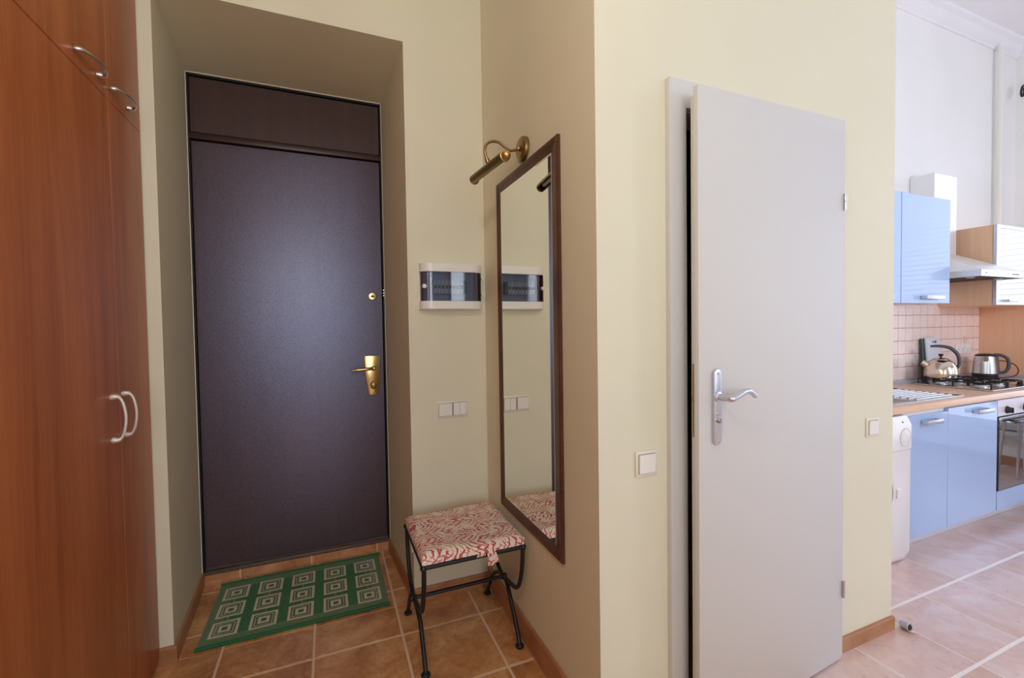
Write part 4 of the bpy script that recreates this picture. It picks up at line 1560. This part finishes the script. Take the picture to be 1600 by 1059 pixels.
# ------------------------------------------------------------------ wall units
YWF = 1.62
def wall_unit(x0, x1, hx, label):
    t = thing('wall_cabinet', label, 'cabinet', ((x0 + x1) / 2, 1.78, 1.39), 'blue wall cabinets')
    bm = BM()
    box(bm, x0, x1, YWF + .002, YT - .001, 1.390, 2.056)
    obj('body', bm, M['cabinet_white'], t, smooth=False)
    bm = BM()
    box(bm, x0 + .0015, x1 - .0015, YWF - .018, YWF, 1.388, 2.054, .0015)
    d = obj('door', bm, M['blue_gloss'], t)
    bm = BM()
    bar_handle(bm, hx[0], hx[1], 1.424, YWF - .018)
    obj('handle', bm, M['satin_alu'], d)
    return t
wall_unit(3.205, 3.738, (3.41, 3.61), 'glossy blue wall cabinet beside the cooker hood')
wall_unit(2.66, 3.203, (2.87, 3.07), 'glossy blue wall cabinet mostly hidden behind the yellow wall end')
gc = thing('glass_wall_cabinet', 'beech-sided wall cabinet with aluminium-framed frosted glass door', 'cabinet', (4.7, 1.78, 1.38))
bm = BM()
gx0, gx1, gz0, gz1 = 4.325, 5.10, 1.380, 1.944
for a in ((gx0, gx0 + .018, YWF + .002, YT - .001, gz0, gz1), (gx1 - .018, gx1, YWF + .002, YT - .001, gz0, gz1),
          (gx0 + .018, gx1 - .018, YWF + .002, YT - .001, gz0, gz0 + .018), (gx0 + .018, gx1 - .018, YWF + .002, YT - .001, gz1 - .018, gz1),
          (gx0 + .018, gx1 - .018, YT - .010, YT - .001, gz0 + .018, gz1 - .018),
          (gx0 + .018, gx1 - .018, YWF + .02, YT - .011, 1.65, 1.666)):
    box(bm, *a, .0008)
obj('carcass', bm, M['beech'], gc)
bm = BM()
fw = .042
fy0, fy1 = YWF - .020, YWF
for a in ((gx0, gx0 + fw, gz0 + .002, gz1), (gx1 - fw, gx1, gz0 + .002, gz1), (gx0 + fw, gx1 - fw, gz0 + .002, gz0 + fw), (gx0 + fw, gx1 - fw, gz1 - .024, gz1)):
    box(bm, a[0], a[1], fy0, fy1, a[2], a[3], .001)
dfr = obj('door_frame', bm, M['satin_alu'], gc)
bm = BM()
box(bm, gx0 + fw, gx1 - fw, fy0 + .004, fy0 + .009, gz0 + fw, gz1 - .024)
obj('glass', bm, M['frosted'], dfr, smooth=False)
bm = BM()
bar_handle(bm, 4.43, 4.57, 1.412, fy0, .012, .02)
obj('handle', bm, M['satin_alu'], dfr)

# cooker hood
hd_ = thing('cooker_hood', 'steel chimney cooker hood with pyramid canopy above the gas hob', 'hood', (4.10, 1.7, 1.55))
hX0, hX1, hY0 = 3.80, 4.40, 1.475
cX0, cX1, cY0 = 3.955, 4.245, 1.785
bm = BM()
box(bm, cX0, cX1, cY0, YT - .001, 1.745, 2.315, .002)
obj('chimney', bm, M['hood_steel'], hd_)
bm = BM()
YB = YT - .001
lo = [(hX0, hY0), (hX1, hY0), (hX1, YB), (hX0, YB)]
hi = [(cX0 - .004, cY0 - .004), (cX1 + .004, cY0 - .004), (cX1 + .004, YB), (cX0 - .004, YB)]
L = [bm.verts.new((x, y, 1.596)) for x, y in lo]
Hh = [bm.verts.new((x, y, 1.752)) for x, y in hi]
for k in range(4):
    bm.faces.new((L[k], L[(k + 1) % 4], Hh[(k + 1) % 4], Hh[k]))
bm.faces.new(Hh)
bm.faces.new(L[::-1])
obj('canopy', bm, M['hood_steel'], hd_, angle=20)
bm = BM()
for a in ((hX0, hX1, hY0, hY0 + .012), (hX0, hX1, YB - .012, YB), (hX0, hX0 + .012, hY0 + .012, YB - .012), (hX1 - .012, hX1, hY0 + .012, YB - .012)):
    box(bm, *a, 1.556, 1.5965)
obj('lip', bm, M['hood_steel'], hd_, smooth=False)
bm = BM()
box(bm, hX0 + .012, hX1 - .012, hY0 + .012, YB - .012, 1.5605, 1.566)
fl = obj('filter', bm, M['filter'], hd_, smooth=False)
for x in (3.92, 4.28):
    bm = BM()
    lathe(bm, [(.022, 0), (.022, .004), (.014, .007), (0, .008)], (x, hY0 + .10, 1.5605), 16, (0, 0, -1))
    obj('lamp_lens', bm, M['bulb'], hd_)
bm = BM()
box(bm, 4.19, 4.28, hY0 - .0008, hY0, 1.573, 1.580)
obj('badge', bm, M['plastic_grey'], hd_, smooth=False)
bm = BM()
lathe(bm, [(.004, 0), (.004, .002), (0, .002)], (3.86, hY0, 1.576), 10, (0, -1, 0))
obj('button', bm, M['plastic_grey'], hd_)

# ------------------------------------------------------------------ cornice, heating pipe, curtain rod
def cornice(name, p0, p1, n):
    p0, p1, n = Vector((*p0, 0)), Vector((*p1, 0)), Vector((*n, 0))
    prof = [(0, 3.49), (.012, 3.49), (.014, 3.505), (.030, 3.515), (.050, 3.540), (.058, 3.565), (.085, 3.580), (.090, ZC), (0, ZC)]
    d = (p1 - p0).normalized()
    bm = BM()
    A = [bm.verts.new(p0 + n * u + Vector((0, 0, z))) for u, z in prof]
    B = [bm.verts.new(p1 + n * u + Vector((0, 0, z)) - d * u) for u, z in prof]
    k = len(prof)
    bm.faces.new(A)
    bm.faces.new(B[::-1])
    for i in range(k):
        bm.faces.new((A[i], A[(i + 1) % k], B[(i + 1) % k], B[i]))
    return struct(name, bm, M['ceiling'], angle=25)
cornice('trim_3', (XE, YT), (XR, YT), (0, -1))
cornice('trim_4', (XR, YR), (XR, YT), (-1, 0))
bm = BM()
tube(bm, [(5.115, YT - .045, 1.946), (5.115, YT - .045, ZC - .1)], .022, 16)
tag(obj('heating_pipe', bm, M['pipe'], None, (5.115, YT - .045, 1.946)), 'white vertical heating pipe in the kitchen corner above the cabinets', 'pipe')
cr_ = thing('curtain_rod', 'black iron curtain rod with scroll finial high in the kitchen corner', 'curtain rod', (5.38, 1.7, 3.16))
bm = BM()
tube(bm, [(5.38, 1.80, 3.165), (5.38, 0.45, 3.165)], .010, 10)
obj('rod', bm, M['iron'], cr_)
bm = BM()
sp_ = []
for k in range(40):
    a = -.3 + 2 * PI * 1.35 * k / 39
    r = .056 * (1 - .62 * k / 39)
    sp_.append((5.38 - r * math.cos(a) * .55, 1.828 - r * math.cos(a) * .45 + .02, 3.165 + r * math.sin(a)))
tube(bm, sp_, .0075, 8)
obj('finial', bm, M['iron'], cr_)
bm = BM()
tube(bm, [(5.38, 1.45, 3.165), (XR - .002, 1.45, 3.165)], .008, 8)
lathe(bm, [(.03, 0), (.03, .006), (.012, .012)], (XR - .001, 1.45, 3.165), 16, (-1, 0, 0))
obj('bracket', bm, M['iron'], cr_)

# horizontal blind half drawn over the kitchen window (it shows mirrored in the glass cabinet)
bl = thing('window_blind', 'white horizontal slat blind at the kitchen window, mirrored in the frosted cabinet door', 'blind', (XR - .05, .87, 2.9))
bm = BM()
box(bm, XR - .075, XR - .035, WY0 + .02, WY1 - .02, 2.86, 2.90, .003)
obj('head_rail', bm, M['blind'], bl)
sl = None
for k in range(38):
    z = 2.835 - k * .048
    if sl is None:
        bm = BM()
        prism(bm, [(XR - .072, -.004), (XR - .055, .003), (XR - .038, .004), (XR - .038, .0055), (XR - .055, .0045), (XR - .072, -.0025)], WY0 + .03, WY1 - .03, 'y')
        bm.transform(Matrix.Translation((0, 0, z)))
        sl = obj('slat', bm, M['blind'], bl)
        z0s = z
    else:
        o = sl.copy()
        COL.objects.link(o)
        o.parent = bl
        o.location = (0, 0, z - z0s)

# bar stool beside the window wall, seen mirrored in the oven door
bsx, bsy = 5.215, 1.03
bst = thing('bar_stool', 'chrome-legged bar stool with black seat, mirrored in the oven glass', 'stool', (bsx, bsy, 0))
bm = BM()
lathe(bm, [(.0, .565), (.15, .565), (.165, .572), (.172, .588), (.165, .606), (.12, .614), (0, .614)], (bsx, bsy, 0), 36)
obj('seat', bm, M['black_leather'], bst)
bm = BM()
lathe(bm, [(.160, .555), (.172, .555), (.176, .565), (.172, .575), (.160, .575)], (bsx, bsy, 0), 36)
obj('seat_ring', bm, M['chrome'], bst)
for k in range(4):
    a = PI / 4 + k * PI / 2 + .6
    c, s = math.cos(a), math.sin(a)
    bm = BM()
    tube(bm, [(bsx + c * .085, bsy + s * .085, .556), (bsx + c * .11, bsy + s * .11, .30), (bsx + c * .135, bsy + s * .135, .002)], [.014, .012, .010], 12)
    obj('leg', bm, M['chrome'], bst)

# small object lying on the kitchen floor by the wall end
cap = thing('door_stop', 'small white and metal cap with dark mouth lying on the tiles near the wall end', 'cap', (2.19, 1.055, 0))
da = Vector((-.08, -.98, .12)).normalized()
c0 = Vector((2.186, 1.064, .0172))
bm = BM()
lathe(bm, [(.012, -.020), (.0155, -.016), (.016, .012), (.013, .013), (.0125, .004), (0, .004)], c0, 20, da)
obj('shell', bm, M['satin_alu'], cap)
bm = BM()
lathe(bm, [(.0125, .004), (.0125, .0125), (.009, .016), (0, .016)], c0, 20, da)
obj('dark_mouth', bm, M['plastic_black'], cap)
bm = BM()
pts = [c0 + da * .010 + Vector((0, 0, -.0145)), c0 + da * .022 + Vector((.002, 0, -.0125)), c0 + da * .036 + Vector((.004, -.002, -.0115))]
tube(bm, pts, [.007, .0095, .002], 10, flat=.35)
obj('lip', bm, M['plastic_white'], cap)
